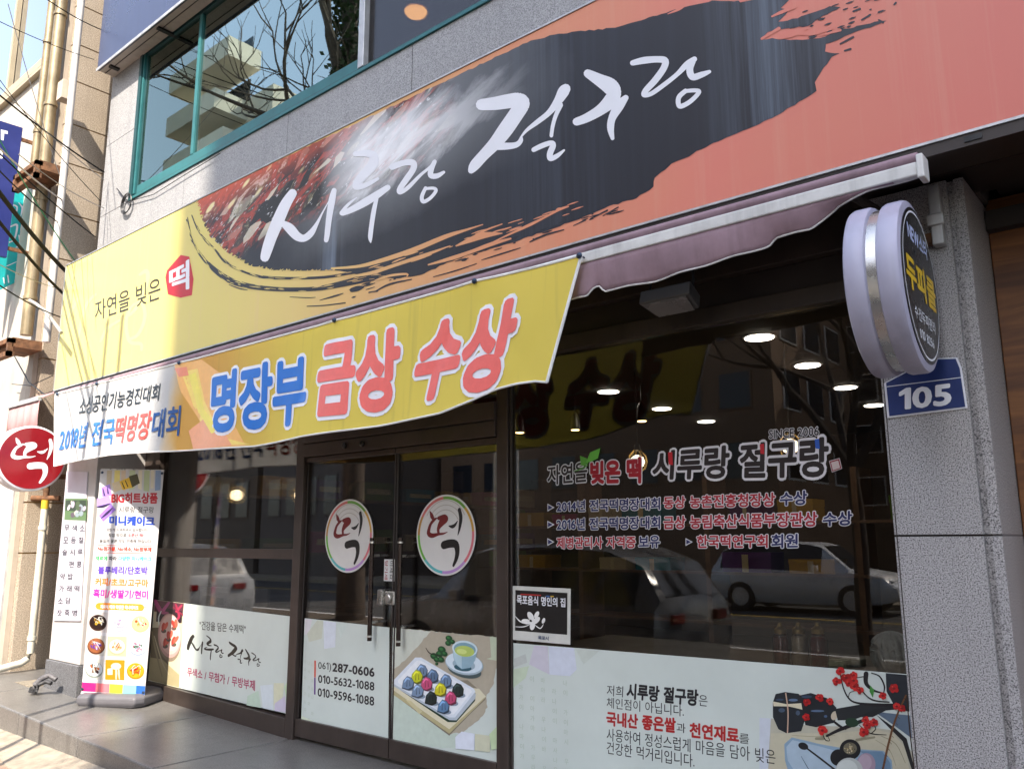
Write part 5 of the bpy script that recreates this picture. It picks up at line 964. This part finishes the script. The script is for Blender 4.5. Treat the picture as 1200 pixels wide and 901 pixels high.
box('table_top', -7.5, -5.5, .07, .7, lz2-.04, lz2, SW, WC, .004)
for x in (-7.4, -5.6):
    for y in (.12, .62): box('leg', x-.03, x+.03, y, y+.05, FZ, lz2-.04, SW, WC)
for k, (a, b, t0, lb) in enumerate(((233, 249, 688, 'white card box, leftmost of four behind the left window'), (249, 265, 694, 'low white card box, second of four behind the left window'), (266, 281, 678, 'tall white card box, third of four behind the left window'), (281, 297, 690, 'white card box, rightmost of four behind the left window'))):
    p0, p1 = FP(.15).pt(a, 712), FP(.15).pt(b, 714); zt = FP(.15).pt((a+b)/2, t0).z; mb = MB().box(p0.x+.004, p1.x-.004, .15, .28, lz2, zt, mat('white_card', (.62, .60, .57), .6, 0, .08)).box(p0.x+.05, p1.x-.05, .1475, .1495, lz2+.05, lz2+.06+(zt-lz2)*.3, ink('8a8480')); tag(mb.build('card_box', bevel=.003), lb, 'box', 'white boxes in the left window')
# ------------------------------------------------------------------ wood clad shop on the right
WS = thing('wooden_shopfront', 'pine clad shop front with broad upright post right of the granite pillar', 'shop front', (.5, .3, FZ))
box('post', -.662, -.42, .24, .4, -1.6, 1.52, WOOD, WS, .004)
mb = MB(); z = -1.5
while z < 1.45:
    mb.box(-.417, 2.0, .27, .33, z+.004, z+.196, WOOD); z += .2
mb.build('cladding', WS, bevel=.004); box('backing', -.417, 2.0, .335, .40, -1.6, 1.5, DARK, WS); box('head_beam', -.660, 2.0, .18, .38, 1.36, 1.45, DARK, WS)
# ------------------------------------------------------------------ neighbour on the left
NX, NY = -9.6, -.45
NBR = thing('neighbour_building', 'beige stone building with gold pipes and blue upstairs window left of the shop', 'building', (-11, -.4, slab_z(-9)))
xp = XP(NX); zs_ = [-1.9]+sorted(xp.pt(*q).z for q in ((83, 93), (80, 144), (73, 189), (63, 246), (57, 300), (46, 419), (24, 588), (20, 648), (75, 45), (90, 4)))+[7.6, 9]
mb = MB()
for a, b in zip(zs_, zs_[1:]):
    if b-a > .05: mb.box(NX-.25, NX, NY, 1.6, a+.008, b-.008, STUC); mb.box(NX-.25, NX, 1.61, 6, a+.008, b-.008, STUC)
mb.box(NX-.24, NX-.012, NY+.012, 6, -1.9, 9, mat('ochre_joint', (.30, .19, .08), .9, 0, .3, 8)); mb.build('side_wall', NBR)
LITE = mat('cream_wall', (.50, .45, .385), .7, 0, .12, 2, streak=.25)
mb = MB(); zt = FP(NY).pt(20, 102).z
mb.box(-18, NX-.252, NY+.02, NY+.3, -1.9, zt-.05, LITE); mb.box(-18, NX-.252, NY+.02, NY+.3, zt+2.4, 9, LITE); mb.build('front_wall', NBR)
box('corner_trim', NX-.24, NX-.10, NY-.05, NY-.002, -1.9, 9, mat('cream_trim', (.42, .36, .29), .6, 0, .1, 4, streak=.3), NBR)
wn = MB().box(-18, NX-.252, NY-.03, NY+.02, zt-.05, zt+.05, mat('pale_frame', (.42, .35, .24), .5, 0, .1)).box(-18, NX-.252, NY-.045, NY+.02, zt-.12, zt-.08, MATS['pale_frame']).box(-11.75, -11.68, NY-.02, NY+.04, zt+.05, zt+2.4, MATS['pale_frame']).build('window', NBR); box('pane', -18, NX-.252, NY+.045, NY+.055, zt+.05, zt+2.4, glass('sky_glass', (.35, .55, .75), 1.4, .35), wn)
box('inner_wall', -18, NX-.26, NY+.3, NY+.4, zt, zt+2.4, mat('blue_blind', (.16, .26, .36), .7, 0, .1, 2), NBR)
GOLD = mat('gold_painted_pipe', (.30, .235, .14), .4, .35, .3, 5, streak=.5)
yp_ = NY-.14; pp = FP(yp_)
for (a, b, ztop, lo_, r) in (((62, 0), (52, 95), 9, (40, 195), .05), ((72, 0), (64, 90), 9, (23, 396), .062)):
    x = (pp.pt(*a).x+pp.pt(*b).x)/2; zb_ = pp.pt(*lo_).z; mb = MB().tube([(x, yp_, zb_), (x, yp_, ztop)], r, GOLD, 14)
    for z in np.arange(zb_+.4, 8, 1.15): mb.tube([(x, yp_, z), (x, yp_, z+.035)], r*1.18, GOLD, 14)
    mb.build('pipe', NBR, smooth=True)
x = pp.pt(84, 60).x+.02; MB().tube([(x, NY-.10, pp.pt(50, 400).z), (x, NY-.10, 9)], .038, mat('white_pipe', (.58, .55, .52), .45, 0, .12, 6, streak=.4), 12).build('pipe', NBR, smooth=True)
p = FP(NY-.16).pt(72, 107); o = MB().box(p.x-.07, p.x+.07, NY-.18, NY-.05, p.z-.10, p.z+.12, mat('beige_box', (.5, .42, .33), .6)).build('meter_box', NBR)
for (a, b, c_, d) in ((17, 46, 188, 226), (-8, 14, 396, 424)):
    p0, p1 = FP(-.8).pt(a, d), FP(-.8).pt(b, c_); mb = MB().box(p0.x, p1.x, -.83, -.76, p0.z, p0.z+.05, RUST).box(p0.x, p1.x, -.83, -.76, p1.z-.05, p1.z, RUST).box(p0.x, p0.x+.05, -.83, -.78, p0.z, p1.z, RUST).box(p1.x-.05, p1.x, -.83, -.78, p0.z, p1.z, RUST).box(p0.x, p1.x, -.79, -.5, p0.z+.1, p0.z+.2, RUST); mb.build('rusty_bracket', NBR)
PIPEW = mat('cream_gas_pipe', (.58, .55, .46), .5, 0, .2, 8, streak=.4)
g9 = XP(NX+.09); a, b = g9.pt(50, 596), g9.pt(38, 765); a.y = b.y = (a.y+b.y)/2; e1 = Vector((a.x, a.y-.08, b.z-.09)); e2 = Vector((a.x, a.y-.42, b.z-.15))
GP = MB().tube([a, b, b+Vector((0, -.02, -.05)), e1, e2, e2+Vector((0, -.05, -.05)), e2+Vector((0, -.05, -.35))], .035, PIPEW, 14)
for z in np.linspace(b.z+.15, a.z-.2, 2): GP.tube([(a.x, a.y, z-.02), (a.x, a.y, z+.02)], .045, PIPEW, 12).tube([(a.x, a.y, z), (NX, a.y+.02, z)], .012, PIPEW, 6)
gp = GP.build('gas_pipe', NBR, smooth=True); MB().tube([a, a+Vector((0, 0, .09))], .038, mat('yellow_valve', (.65, .42, .03), .5), 12).tube([a+Vector((-.10, -.1, .11)), a+Vector((.1, .1, .11))], .03, RUST, 10).tube([a+Vector((0, 0, .1)), a+Vector((0, 0, .30))], .03, RUST, 10).build('valve', gp, smooth=True)
MB().tube([e2+Vector((0, -.05, -.10)), e2+Vector((0, -.05, -.36))], .05, BLACK, 12).build('sleeve', gp)
WP = thing('white_board', 'tall white board fixed to the front of the neighbouring building, left of the gas pipe', 'board', (-10.5, NY-.06, .2)); p0 = FP(NY-.05).pt(18, 566)
MB().box(-13, p0.x, NY-.06, NY-.02, FP(NY-.05).pt(7, 722).z, p0.z+.03, mat('white_board_paint', (.62, .61, .6), .5, 0, .05)).box(p0.x, p0.x+.03, NY-.065, NY-.02, -1.2, p0.z+.05, ALU).build('panel', WP)
def hang(name, label, X_, quad, mt, items=()):
    pl = XP(X_); c = [pl.pt(*q) for q in quad]; r = thing(name, label, 'sign', tuple(c[0])); MB().prism(c, (-.05, 0, 0), mt).build('panel', r, bevel=.004)
    mb = MB().box(X_-.04, X_-.01, min(p.y for p in c)+.1, NY+.03, c[1].z-.16, c[1].z-.12, RUST).box(X_-.04, X_-.01, min(p.y for p in c)+.1, NY+.03, c[2].z+.10, c[2].z+.14, RUST); mb.build('arm', r); return r, pl
r, pl = hang('hanging_sign', 'dark blue hanging sign on the far left building', -10.35, [(-30, 132), (27, 150), (8, 302), (-50, 290)], mat('hanging_sign_blue', (.02, .03, .16), .35, 0, .12, 3))
art(r, 'lettering', pl, [('p', LETW, [(1, 152), (9, 154), (9, 157.5), (5, 156.5), (4, 165), (1, 164)]), ('p', LETW, [(0, 176), (3, 176.5), (3, 186), (0, 186)]), ('p', LETW, [(-6, 297), (-2, 298), (-4, 303), (-8, 302)])], h=.001)
r, pl = hang('hanging_sign', 'turquoise hanging banner with white writing behind the dark blue sign', -10.75, [(-10, 212), (31, 228), (20, 330), (-20, 350)], mat('turquoise_vinyl', (.01, .42, .44), .4, 0, .1, 3))
art(r, 'lettering', pl, [('s', LETW, [(14, 240, 1.5), (20, 243, 2), (18, 252, 1.5)]), ('s', LETW, [(22, 238, 1), (26, 244, 2), (24, 254, 1)]), ('s', LETW, [(12, 266, 1.5), (20, 264, 2.5), (17, 280, 2), (11, 284, 1.5)]), ('s', LETW, [(22, 276, 1.5), (24, 286, 3), (19, 290, 1.5)]), ('s', LETW, [(8, 312, .8), (19, 307, .8)]), ('s', LETW, [(4, 326, 1.5), (5, 332, 1.5)]), ('s', LETW, [(9, 323, 1.5), (10, 331, 1.5)])], h=.001)
pink = mat('pink_awning_fabric', (.42, .24, .24), .8, 0, .15, 5, streak=.3)
NA = thing('awning', 'faded pink awning edge on the neighbouring building above the red round sign', 'awning', (-9.6, -.7, 1.3)); pa = FP(-.70)
q0, q1 = pa.pt(11, 478), pa.pt(66, 463); z1 = q1.z
MB().box(q0.x, -8.86, -.72, -.68, z1-.01, z1+.035, ALU).build('front_bar', NA, bevel=.004)
mb = MB(); vs = []; fs = []
for i in range(41):
    x = q0.x+(-8.86-q0.x)*i/40; zb_ = z1-.33-.03*abs(math.sin(i*.55)); vs += [(x, -.70, z1-.008), (x, -.705+.01*math.sin(i*.7), (z1+zb_)/2), (x, -.70+.02*math.sin(i*.7), zb_)]
    if i: fs += [(3*i-3, 3*i, 3*i+1, 3*i-2), (3*i-2, 3*i+1, 3*i+2, 3*i-1)]
mb.add(vs, fs, pink); o = mb.build('valance', NA, smooth=True); so = o.modifiers.new('thickness', 'SOLIDIFY'); so.thickness = .003
MB().add([(q0.x, -.69, z1+.02), (-8.86, -.69, z1+.02), (-8.86, NY, z1+.16), (q0.x, NY, z1+.16), (q0.x, -.69, z1+.012), (-8.86, -.69, z1+.012), (-8.86, NY, z1+.15), (q0.x, NY, z1+.15)], [(0, 1, 2, 3), (7, 6, 5, 4), (0, 4, 5, 1), (2, 6, 7, 3), (1, 5, 6, 2), (0, 3, 7, 4)], pink).build('canopy', NA)
# hose on the ground
hz = slab_z(-8.8)+.05; zz_ = Plane((0, 0, hz), (0, 0, 1)); a = zz_.pt(40, 805)
HB = mat('black_hose', (.035, .034, .036), .5, 0, .25, 20, bump=.6, bs=60)
HS = MB().tube([a+Vector((-.02, 0, -.06))*.62, a+Vector((.0, .02, .03))*.62, a+Vector((.05, .08, .12))*.62, a+Vector((.14, .14, .16))*.62, a+Vector((.22, .2, .1))*.62], [.034, .03, .024, .022, .022], mat('grey_hose', (.09, .085, .09), .5, 0, .25, 20, bump=.6, bs=60), 12).tube([a+Vector((.07, 0, -.05))*.62, a+Vector((.08, .03, .04))*.62, a+Vector((.14, .1, .08))*.62, a+Vector((.22, .14, .06))*.62], .018, HB, 10).tube([a+Vector((-.03, 0, -.07))*.62, a+Vector((-.015, .01, -.01))*.62], .038, HB, 12).build('drain_hose', smooth=True)
tag(HS, 'grey bent drain hose on the ground beside the left pillar base', 'hose')
# ------------------------------------------------------------------ cables
CBL = mat('black_cable', (.008, .008, .008), .8, 0, .1, spec=.15)
def cable(label, a, b, r=.006, ya=-2.2, yb=-.32, sag=.12, c=CBL, ext=.35):
    P, Q_ = FP(ya).pt(*a), FP(yb).pt(*b); P = P+(P-Q_)*ext; pts = []
    for i in range(17): k = i/16; pts.append(P.lerp(Q_, k)+Vector((0, 0, -sag*4*k*(1-k)*.35)))
    tag(MB().tube(pts, r, c, 6).build('cable', smooth=True), label, 'cable', 'overhead cables on the left')
GREY = mat('grey_cable', (.25, .24, .23), .6); GRN = mat('green_cable', (.02, .15, .06), .5)
cable('thin black cable crossing the gold pipes at the top left', (58, -2), (121, 36), .006, -1.2, -.2)
cable('black cable running down from the upstairs glass to the white granite edge', (0, 108), (122, 202), .008, -1.6)
cable('grey cable just under the longest black one', (20, 118), (122, 211), .004, -1.6, c=GREY)
cable('pale grey cable in front of the blue hanging sign', (0, 170), (75, 236), .008, -1.7, -.5, c=mat('pale_cable', (.5, .48, .46), .6))
cable('black cable from the blue hanging sign down to the signboard corner', (0, 176), (112, 278), .006, -1.7)
cable('green cable hanging down towards the yellow signboard', (20, 196), (88, 306), .006, -1.2, -.5, c=GRN)
cable('thick black cable bundle sloping to the top corner of the yellow signboard', (0, 222), (77, 318), .020, -1.7, -.5)
cable('second thick black cable below the bundle, ending behind the yellow signboard', (0, 256), (76, 346), .014, -1.7, -.5)
cable('thin grey cable passing over the turquoise banner', (0, 306), (76, 340), .004, -1.5, -.5, c=GREY)
cable('thin black cable high across the blue upstairs window', (0, 22), (110, 70), .004, -1.6, -.3)
cable('thin grey cable crossing low over the beige wall', (52, 200), (122, 244), .004, -1.2, -.3, c=GREY)
cable('thin black cable running low across the beige wall to the signboard', (30, 130), (118, 236), .004, -1.1, -.3)
cable('thin black cable below the hanging sign, just above the white hose', (0, 330), (72, 372), .006, -1.6, -.5)
cable('thin black cable crossing in front of the upper rusty bracket', (0, 196), (70, 262), .006, -1.8, -.5)
cable('pale grey cable running steeply beside the gold pipes', (26, 60), (70, 206), .004, -1.2, -.6, c=GREY)
WH = MB(); pw = FP(-.75); WH.tube([pw.pt(35, 352), pw.pt(42, 356), pw.pt(52, 364), pw.pt(62, 376), pw.pt(72, 390)], .017, mat('white_hose', (.36, .34, .31), .5, 0, .1, 10), 10)
tag(WH.build('flexible_hose', smooth=True), 'white flexible hose curving behind the yellow signboard edge', 'hose')
CO = MB(); pw = FP(-.275)
for k in range(3): c0_ = pw.pt(149, 239); CO.tube([c0_+Vector((math.cos(q)*(.09+.012*k), -.006*k, math.sin(q)*(.09+.01*k))) for q in [6.283*i/20 for i in range(21)]], .005, BLACK, 6, False)
CO.tube([pw.pt(137, 221), pw.pt(144, 230), pw.pt(152, 238)], .006, BLACK, 6); CO.tube([pw.pt(152, 236), pw.pt(180, 228), pw.pt(215, 206), pw.pt(258, 180)], .004, BLACK, 6)
tag(CO.build('cable_coil', smooth=True), 'coil of thin black cable on the granite below the green window corner', 'cable coil')
HK = MB(); pw = FP(-.5); HK.tube([pw.pt(14, 412), pw.pt(34, 448), pw.pt(52, 462), pw.pt(64, 458)], .007, BLACK, 6); HK.tube([pw.pt(14, 450), pw.pt(36, 452), pw.pt(62, 440)], .005, BLACK, 6); tag(HK.build('cable', smooth=True), 'slack black cable drooping above the pink awning edge', 'cable', 'overhead cables on the left')
# ------------------------------------------------------------------ across the road (seen in the glass, except the office building)
def windows(parent, face, x0, x1, z0, z1, nx, nz, fm, gm, bal=None):
    """face: function (u, z, out) -> point; rows of windows with frames"""
    k = 0
    for j in range(nz):
        mbf = MB(); mbg = MB()
        for i in range(nx):
            a = x0+(x1-x0)*(i+.2)/nx; b = x0+(x1-x0)*(i+.8)/nx; c_ = z0+(z1-z0)*(j+.3)/nz; d = z0+(z1-z0)*(j+.8)/nz
            mbf.add([face(u, z, o) for u in (a-.08, b+.08) for o in (-.02, .04) for z in (c_-.08, d+.08)], [(0, 1, 3, 2), (4, 6, 7, 5), (0, 4, 5, 1), (2, 3, 7, 6), (0, 2, 6, 4), (1, 5, 7, 3)], fm)
            mbg.add([face(u, z, o) for u in (a, b) for o in (-.01, .06) for z in (c_, d)], [(0, 1, 3, 2), (4, 6, 7, 5), (0, 4, 5, 1), (2, 3, 7, 6), (0, 2, 6, 4), (1, 5, 7, 3)], gm)
        w_ = mbf.build('window_row', parent); mbg.build('pane', w_)
TAN = mat('tan_render', (.24, .155, .10), .85, 0, .1, .5, streak=.15); WG = mat('window_dark', (.03, .035, .045), .1, 0, .1)
AP_ = thing('apartment_block', 'tan apartment block across the road, mirrored in the right shop window', 'apartment block', (-19, -30, GZ))
box('wall', -30, -12.4, -34.5, -26, GZ-.3, 27, TAN, AP_); windows(AP_, lambda u, z, o: Vector((u, -26+o, z)), -29.5, -12.9, 1.5, 26, 8, 9, TAN, WG); windows(AP_, lambda u, z, o: Vector((-12.4+o, u, z)), -34, -26.5, 1.5, 26, 3, 9, WHITE, WG); box('roof', -30.3, -12.1, -34.8, -25.7, 27, 27.5, LITE, AP_)
BR_ = thing('brown_building', 'dark brown building behind the tan apartment block, mirrored beside the right pillar', 'building', (-8, -44, GZ))
box('wall', -16, 2, -50, -42, GZ-.3, 24, mat('brown_render', (.12, .085, .06), .85, 0, .15, .4), BR_); windows(BR_, lambda u, z, o: Vector((u, -42+o, z)), -15, 1.5, 1, 23, 8, 8, WHITE, WG)
CRM = mat('cream_render', (.66, .60, .50), .8, 0, .08, .5); V = Plane((0, 22, 0), (0, -1, 0))
a, b = V.pt(248, 200), V.pt(330, 60); BB = thing('balcony_building', 'cream building with stepped balconies, mirrored in the upstairs window', 'building', (a.x, -24, GZ))
box('wall', a.x, b.x, -32, -22, GZ-.3, V.pt(330, 100).z, CRM, BB)
for k in range(9):
    z = 5+k*2.9
    if z < V.pt(300, 80).z: box('balcony', a.x-1.2, b.x-1.5-(k % 2)*1.2, -22, -19.8, z, z+1.25, CRM, BB); box('balcony_door', a.x+.5, b.x-2.5, -22.02, -21.96, z+1.25, z+2.7, WG, BB)
windows(BB, lambda u, z, o: Vector((b.x+o, u, z)), -31, -23, 3, 20, 3, 6, WHITE, WG)
rnd = random.Random(4); x = -30.4
for k in range(5):
    w_ = rnd.uniform(6, 10); h_ = rnd.uniform(7.5, 10)
    if k != 99:
        m_ = mat('house_render_%d' % k, rnd.choice([(.12, .095, .075), (.09, .075, .065), (.09, .06, .05), (.12, .10, .09)]), .85, 0, .1, .6); lb = ['low shop building across the road beside the apartment block', 'second low shop building left of the apartment block', 'low shop building with flat roof beyond the second one', 'low house further down across the road', 'last low building down the road'][k]
        o = thing('low_building', lb, 'building', (x-w_/2, -23, GZ)); box('wall', x-w_, x-.2, -28, -20.5, GZ-.3, h_, m_, o); windows(o, lambda u, z, oo: Vector((u, -20.5+oo, z)), x-w_+.4, x-.6, .2, h_-.4, 4, 2, m_, WG); box('roof', x-w_-.2, x, -28.3, -20.2, h_, h_+.3, CONC, o)
    x -= w_+.3
OB = thing('office_building', 'unseen tall grey office building across the road, slanted to shade the right of the shop', 'building', (16, -26, GZ))
MB().prism([(4.4, -20, GZ-.3), (30, -20, GZ-.3), (40, -34, GZ-.3), (12.6, -34, GZ-.3)], (0, 0, 41), mat('grey_render', (.25, .245, .24), .8, 0, .1, .4)).build('wall', OB); windows(OB, lambda u, z, o: Vector((u, -20+o, z)), 5, 29, 2, 39, 10, 12, WHITE, WG)  # out of view; blocks the sun, side slanted along it to set the shade edge
# bare street trees
BARK = mat('dark_bark', (.075, .055, .042), .9, 0, .35, 12, bump=.5, bs=25)
def tree(name, label, x, y, h, seed, r0=.16, ivy=False, tf=.42):
    rnd = random.Random(seed); T_ = thing(name, label, 'tree', (x, y, GZ)); br_ = MB(); tips = []
    lean = Vector((rnd.uniform(-.06, .06), rnd.uniform(-.05, .05), 1)); tp = [Vector((x, y, GZ-.1))+lean*(h*tf*k/5)+Vector((rnd.uniform(-.04, .04), rnd.uniform(-.04, .04), 0)) for k in range(6)]
    MB().tube(tp, [r0*(1.25 if k == 0 else 1-.06*k) for k in range(6)], BARK, 12).build('trunk', T_, smooth=True)
    def grow(p, d, L, r, lv):
        n_ = 4 if lv < 3 else 3; pts = [p]; dd = d.copy()
        for k in range(n_): dd = (dd+Vector((rnd.uniform(-.22, .22), rnd.uniform(-.22, .22), rnd.uniform(-.05, .2)))).normalized(); pts.append(pts[-1]+dd*(L/n_))
        br_.tube(pts, [r*(1-.45*k/n_) for k in range(n_+1)], BARK, 7 if lv < 2 else 4, lv < 1); tips.append(pts[-1])
        if lv >= 4: return
        for k in range(rnd.choice((2, 3)) if lv < 3 else 3):
            a = rnd.uniform(0, 6.28); ax = dd.orthogonal().normalized(); q = Matrix.Rotation(a, 3, dd) @ ax; nd = (dd*rnd.uniform(.7, 1.0)+q*rnd.uniform(.45, .85)).normalized()
            grow(pts[-1] if k else pts[-2], nd, L*rnd.uniform(.62, .82), r*.55, lv+1)
    for k in range(9 if ivy else 4): a = k*1.57+rnd.uniform(-.4, .4); grow(tp[-1-(k % (4 if ivy else 2))], Vector((math.cos(a)*.5, math.sin(a)*.5, 1)).normalized(), h*(.16 if ivy else .22), r0*(.45 if ivy else .62), 0)
    br_.build('branches', T_)
    if ivy:
        mb = MB()
        for k in range(3800):
            z = rnd.uniform(4, h*.78); a = rnd.uniform(0, 6.28); rr = r0+abs(rnd.gauss(0, .10)); p = Vector((x, y, GZ+z))+lean*0+Vector((lean.x*z+math.cos(a)*rr, lean.y*z+math.sin(a)*rr, 0)); u = Vector((rnd.uniform(-1, 1), rnd.uniform(-1, 1), rnd.uniform(-1, 1))).normalized()*.07; v_ = u.orthogonal().normalized()*.05
            mb.quad(p-u, p+v_, p+u, p-v_, IVY)
        o = mb.build('ivy', T_); o['kind'] = 'stuff'
IVY = mat('ivy_leaf', (.04, .07, .025), .6, 0, .4, 20)
tree('bare_tree', 'bare street tree on the verge, mirrored in the right shop window', -3.72, -7.65, 9.5, 12, .115, False, .27)
tree('bare_tree', 'ivy covered bare tree down the verge, mirrored in the upstairs window', -14.2, -7.65, 18, 5, .26, True, .8)
tree('bare_tree', 'far bare street tree at the end of the verge', -25, -7.65, 10, 8, .16)
# thin posts at the kerb whose shadows cross the step
for k, (x_, lb) in enumerate(((-6.25, 'thin grey steel post at the kerb, the one further from the parked cars'), (-5.95, 'thin grey steel post at the kerb, the one nearer the street trees'))):
    o = thing('street_post', lb, 'post', (x_, -3.2, GZ), 'thin steel posts at the kerb'); MB().tube([(x_, -3.2, GZ-.05), (x_, -3.2, 5.2)], .028, ALU, 12).build('pole', o, smooth=True); MB().lathe([(.09, 0), (.09, .012), (.04, .03)], (x_, -3.2, GZ), (0, 0, 1), ALU, 16).build('base', o); MB().lathe([(.034, 0), (.03, .03), (.008, .045)], (x_, -3.2, 5.19), (0, 0, 1), BLACK, 12).build('cap', o)
# parked cars
TYRE = mat('tyre', (.02, .02, .02), .8); CGL = mat('car_glass', (.02, .022, .025), .05, 0, .05)
def car(label, x, y, d, paint, st):
    """x,y: rear end centre; d: +1 front towards +X; st: stations (dist, bottom, waist, roof, half width, half roof, glazed)"""
    C_ = thing('parked_car', label, 'car', (x+d*2.2, y, GZ-.13)); mb = MB(); z0 = GZ-.13; vs = []; fs = []
    sec = lambda s_: [(sx*wx, z) for sx, wx, z in ((1, s_[4]*.9, s_[1]), (1, s_[4], s_[1]+.22), (1, s_[4]*1.0, (s_[1]+s_[2])/2+.1), (1, s_[4]*.95, s_[2]), (1, s_[5], s_[3]-.04), (1, s_[5]*.85, s_[3]), (-1, s_[5]*.85, s_[3]), (-1, s_[5], s_[3]-.04), (-1, s_[4]*.95, s_[2]), (-1, s_[4], (s_[1]+s_[2])/2+.1), (-1, s_[4], s_[1]+.22), (-1, s_[4]*.9, s_[1]))]
    n_ = 12; P = [[Vector((x+d*s_[0], y+a, z0+z)) for a, z in sec(s_)] for s_ in st]; body = MB(); gl = MB()
    for i in range(len(st)-1):
        for k in range(n_):
            q = [P[i][k], P[i][(k+1) % n_], P[i+1][(k+1) % n_], P[i+1][k]]
            g_ = (k in (3, 7) and st[i][6] and st[i+1][6]) or (k in (5,) and st[i][6] != st[i+1][6] and abs(st[i][3]-st[i+1][3]) > .2)
            (gl if g_ else body).quad(*q, CGL if g_ else paint)
    body.add(P[0], [tuple(range(n_))], paint); body.add(P[-1], [tuple(range(n_))], paint)
    bo = body.build('body', C_, smooth=True); bm = bmesh.new(); bm.from_mesh(bo.data); bmesh.ops.remove_doubles(bm, verts=bm.verts, dist=.001); bmesh.ops.recalc_face_normals(bm, faces=bm.faces); bm.to_mesh(bo.data); bm.free(); bo.data.shade_smooth(); bo.data.set_sharp_from_angle(angle=math.radians(35))
    gl.build('glass', C_)
    L = st[-1][0]
    for wx in (.85, L-.9):
        for sy in (-1, 1):
            yy = y+sy*(st[3][4]-.08); w_ = MB().lathe([(.33, -.11), (.35, -.09), (.35, .09), (.33, .11)], (x+d*wx, yy, z0+.35), (0, 1, 0), TYRE, 28).build('wheel', C_, smooth=True); MB().lathe([(.22, -.118), (.22, .118)], (x+d*wx, yy, z0+.35), (0, 1, 0), ALU, 20).build('rim', w_)
    for sy in (-1, 1):
        MB().box(min(x+d*.02, x-d*.02), max(x+d*.02, x-d*.02)+.02, y+sy*st[0][4]*.62-.12, y+sy*st[0][4]*.62+.14, z0+.82, z0+.93, ink('6a0c12', .2)).build('tail_light', C_, bevel=.01)
        MB().box(x+d*(L-.22)-.14, x+d*(L-.22)+.14, y+sy*st[-2][4]*.70-.16, y+sy*st[-2][4]*.70+.16, z0+.66, z0+.80, mat('lamp_glass', (.6, .6, .62), .1)).build('headlight', C_, bevel=.02)
        MB().box(x+d*(L*.62)-.07, x+d*(L*.62)+.07, y+sy*(st[3][4]+.02), y+sy*(st[3][4]+.18) if sy > 0 else y-st[3][4]-.02, z0+.98, z0+1.12, paint).build('mirror', C_, bevel=.02) if sy > 0 else None
SUVS = [(0, .45, .85, .95, .80, .70, 0), (.06, .32, .98, 1.10, .88, .72, 0), (.30, .28, 1.02, 1.46, .91, .66, 1), (.75, .24, 1.02, 1.62, .92, .66, 1), (1.7, .22, 1.0, 1.67, .93, .68, 1), (2.5, .22, .98, 1.64, .93, .67, 1), (2.85, .22, .97, 1.56, .93, .66, 1), (3.45, .24, .96, 1.04, .92, .70, 0), (4.15, .28, .88, .93, .88, .66, 0), (4.38, .35, .72, .78, .80, .60, 0), (4.46, .42, .62, .66, .72, .55, 0)]
car('silver car parked beyond the road, mirrored in the right shop window', -10.2, -16.8, 1, mat('silver_paint', (.72, .73, .75), .3, .2, .03), SUVS)
car('dark grey car parked at the kerb behind the viewer', -4.6, -4.75, -1, mat('grey_car_paint', (.17, .17, .175), .25, .3, .03), SUVS)
car('mid grey car parked further down the kerb', -14.6, -4.75, -1, mat('white_car_paint', (.30, .31, .33), .3, 0, .03), SUVS)
bpy.data.objects.remove(FO); bpy.data.curves.remove(FC)
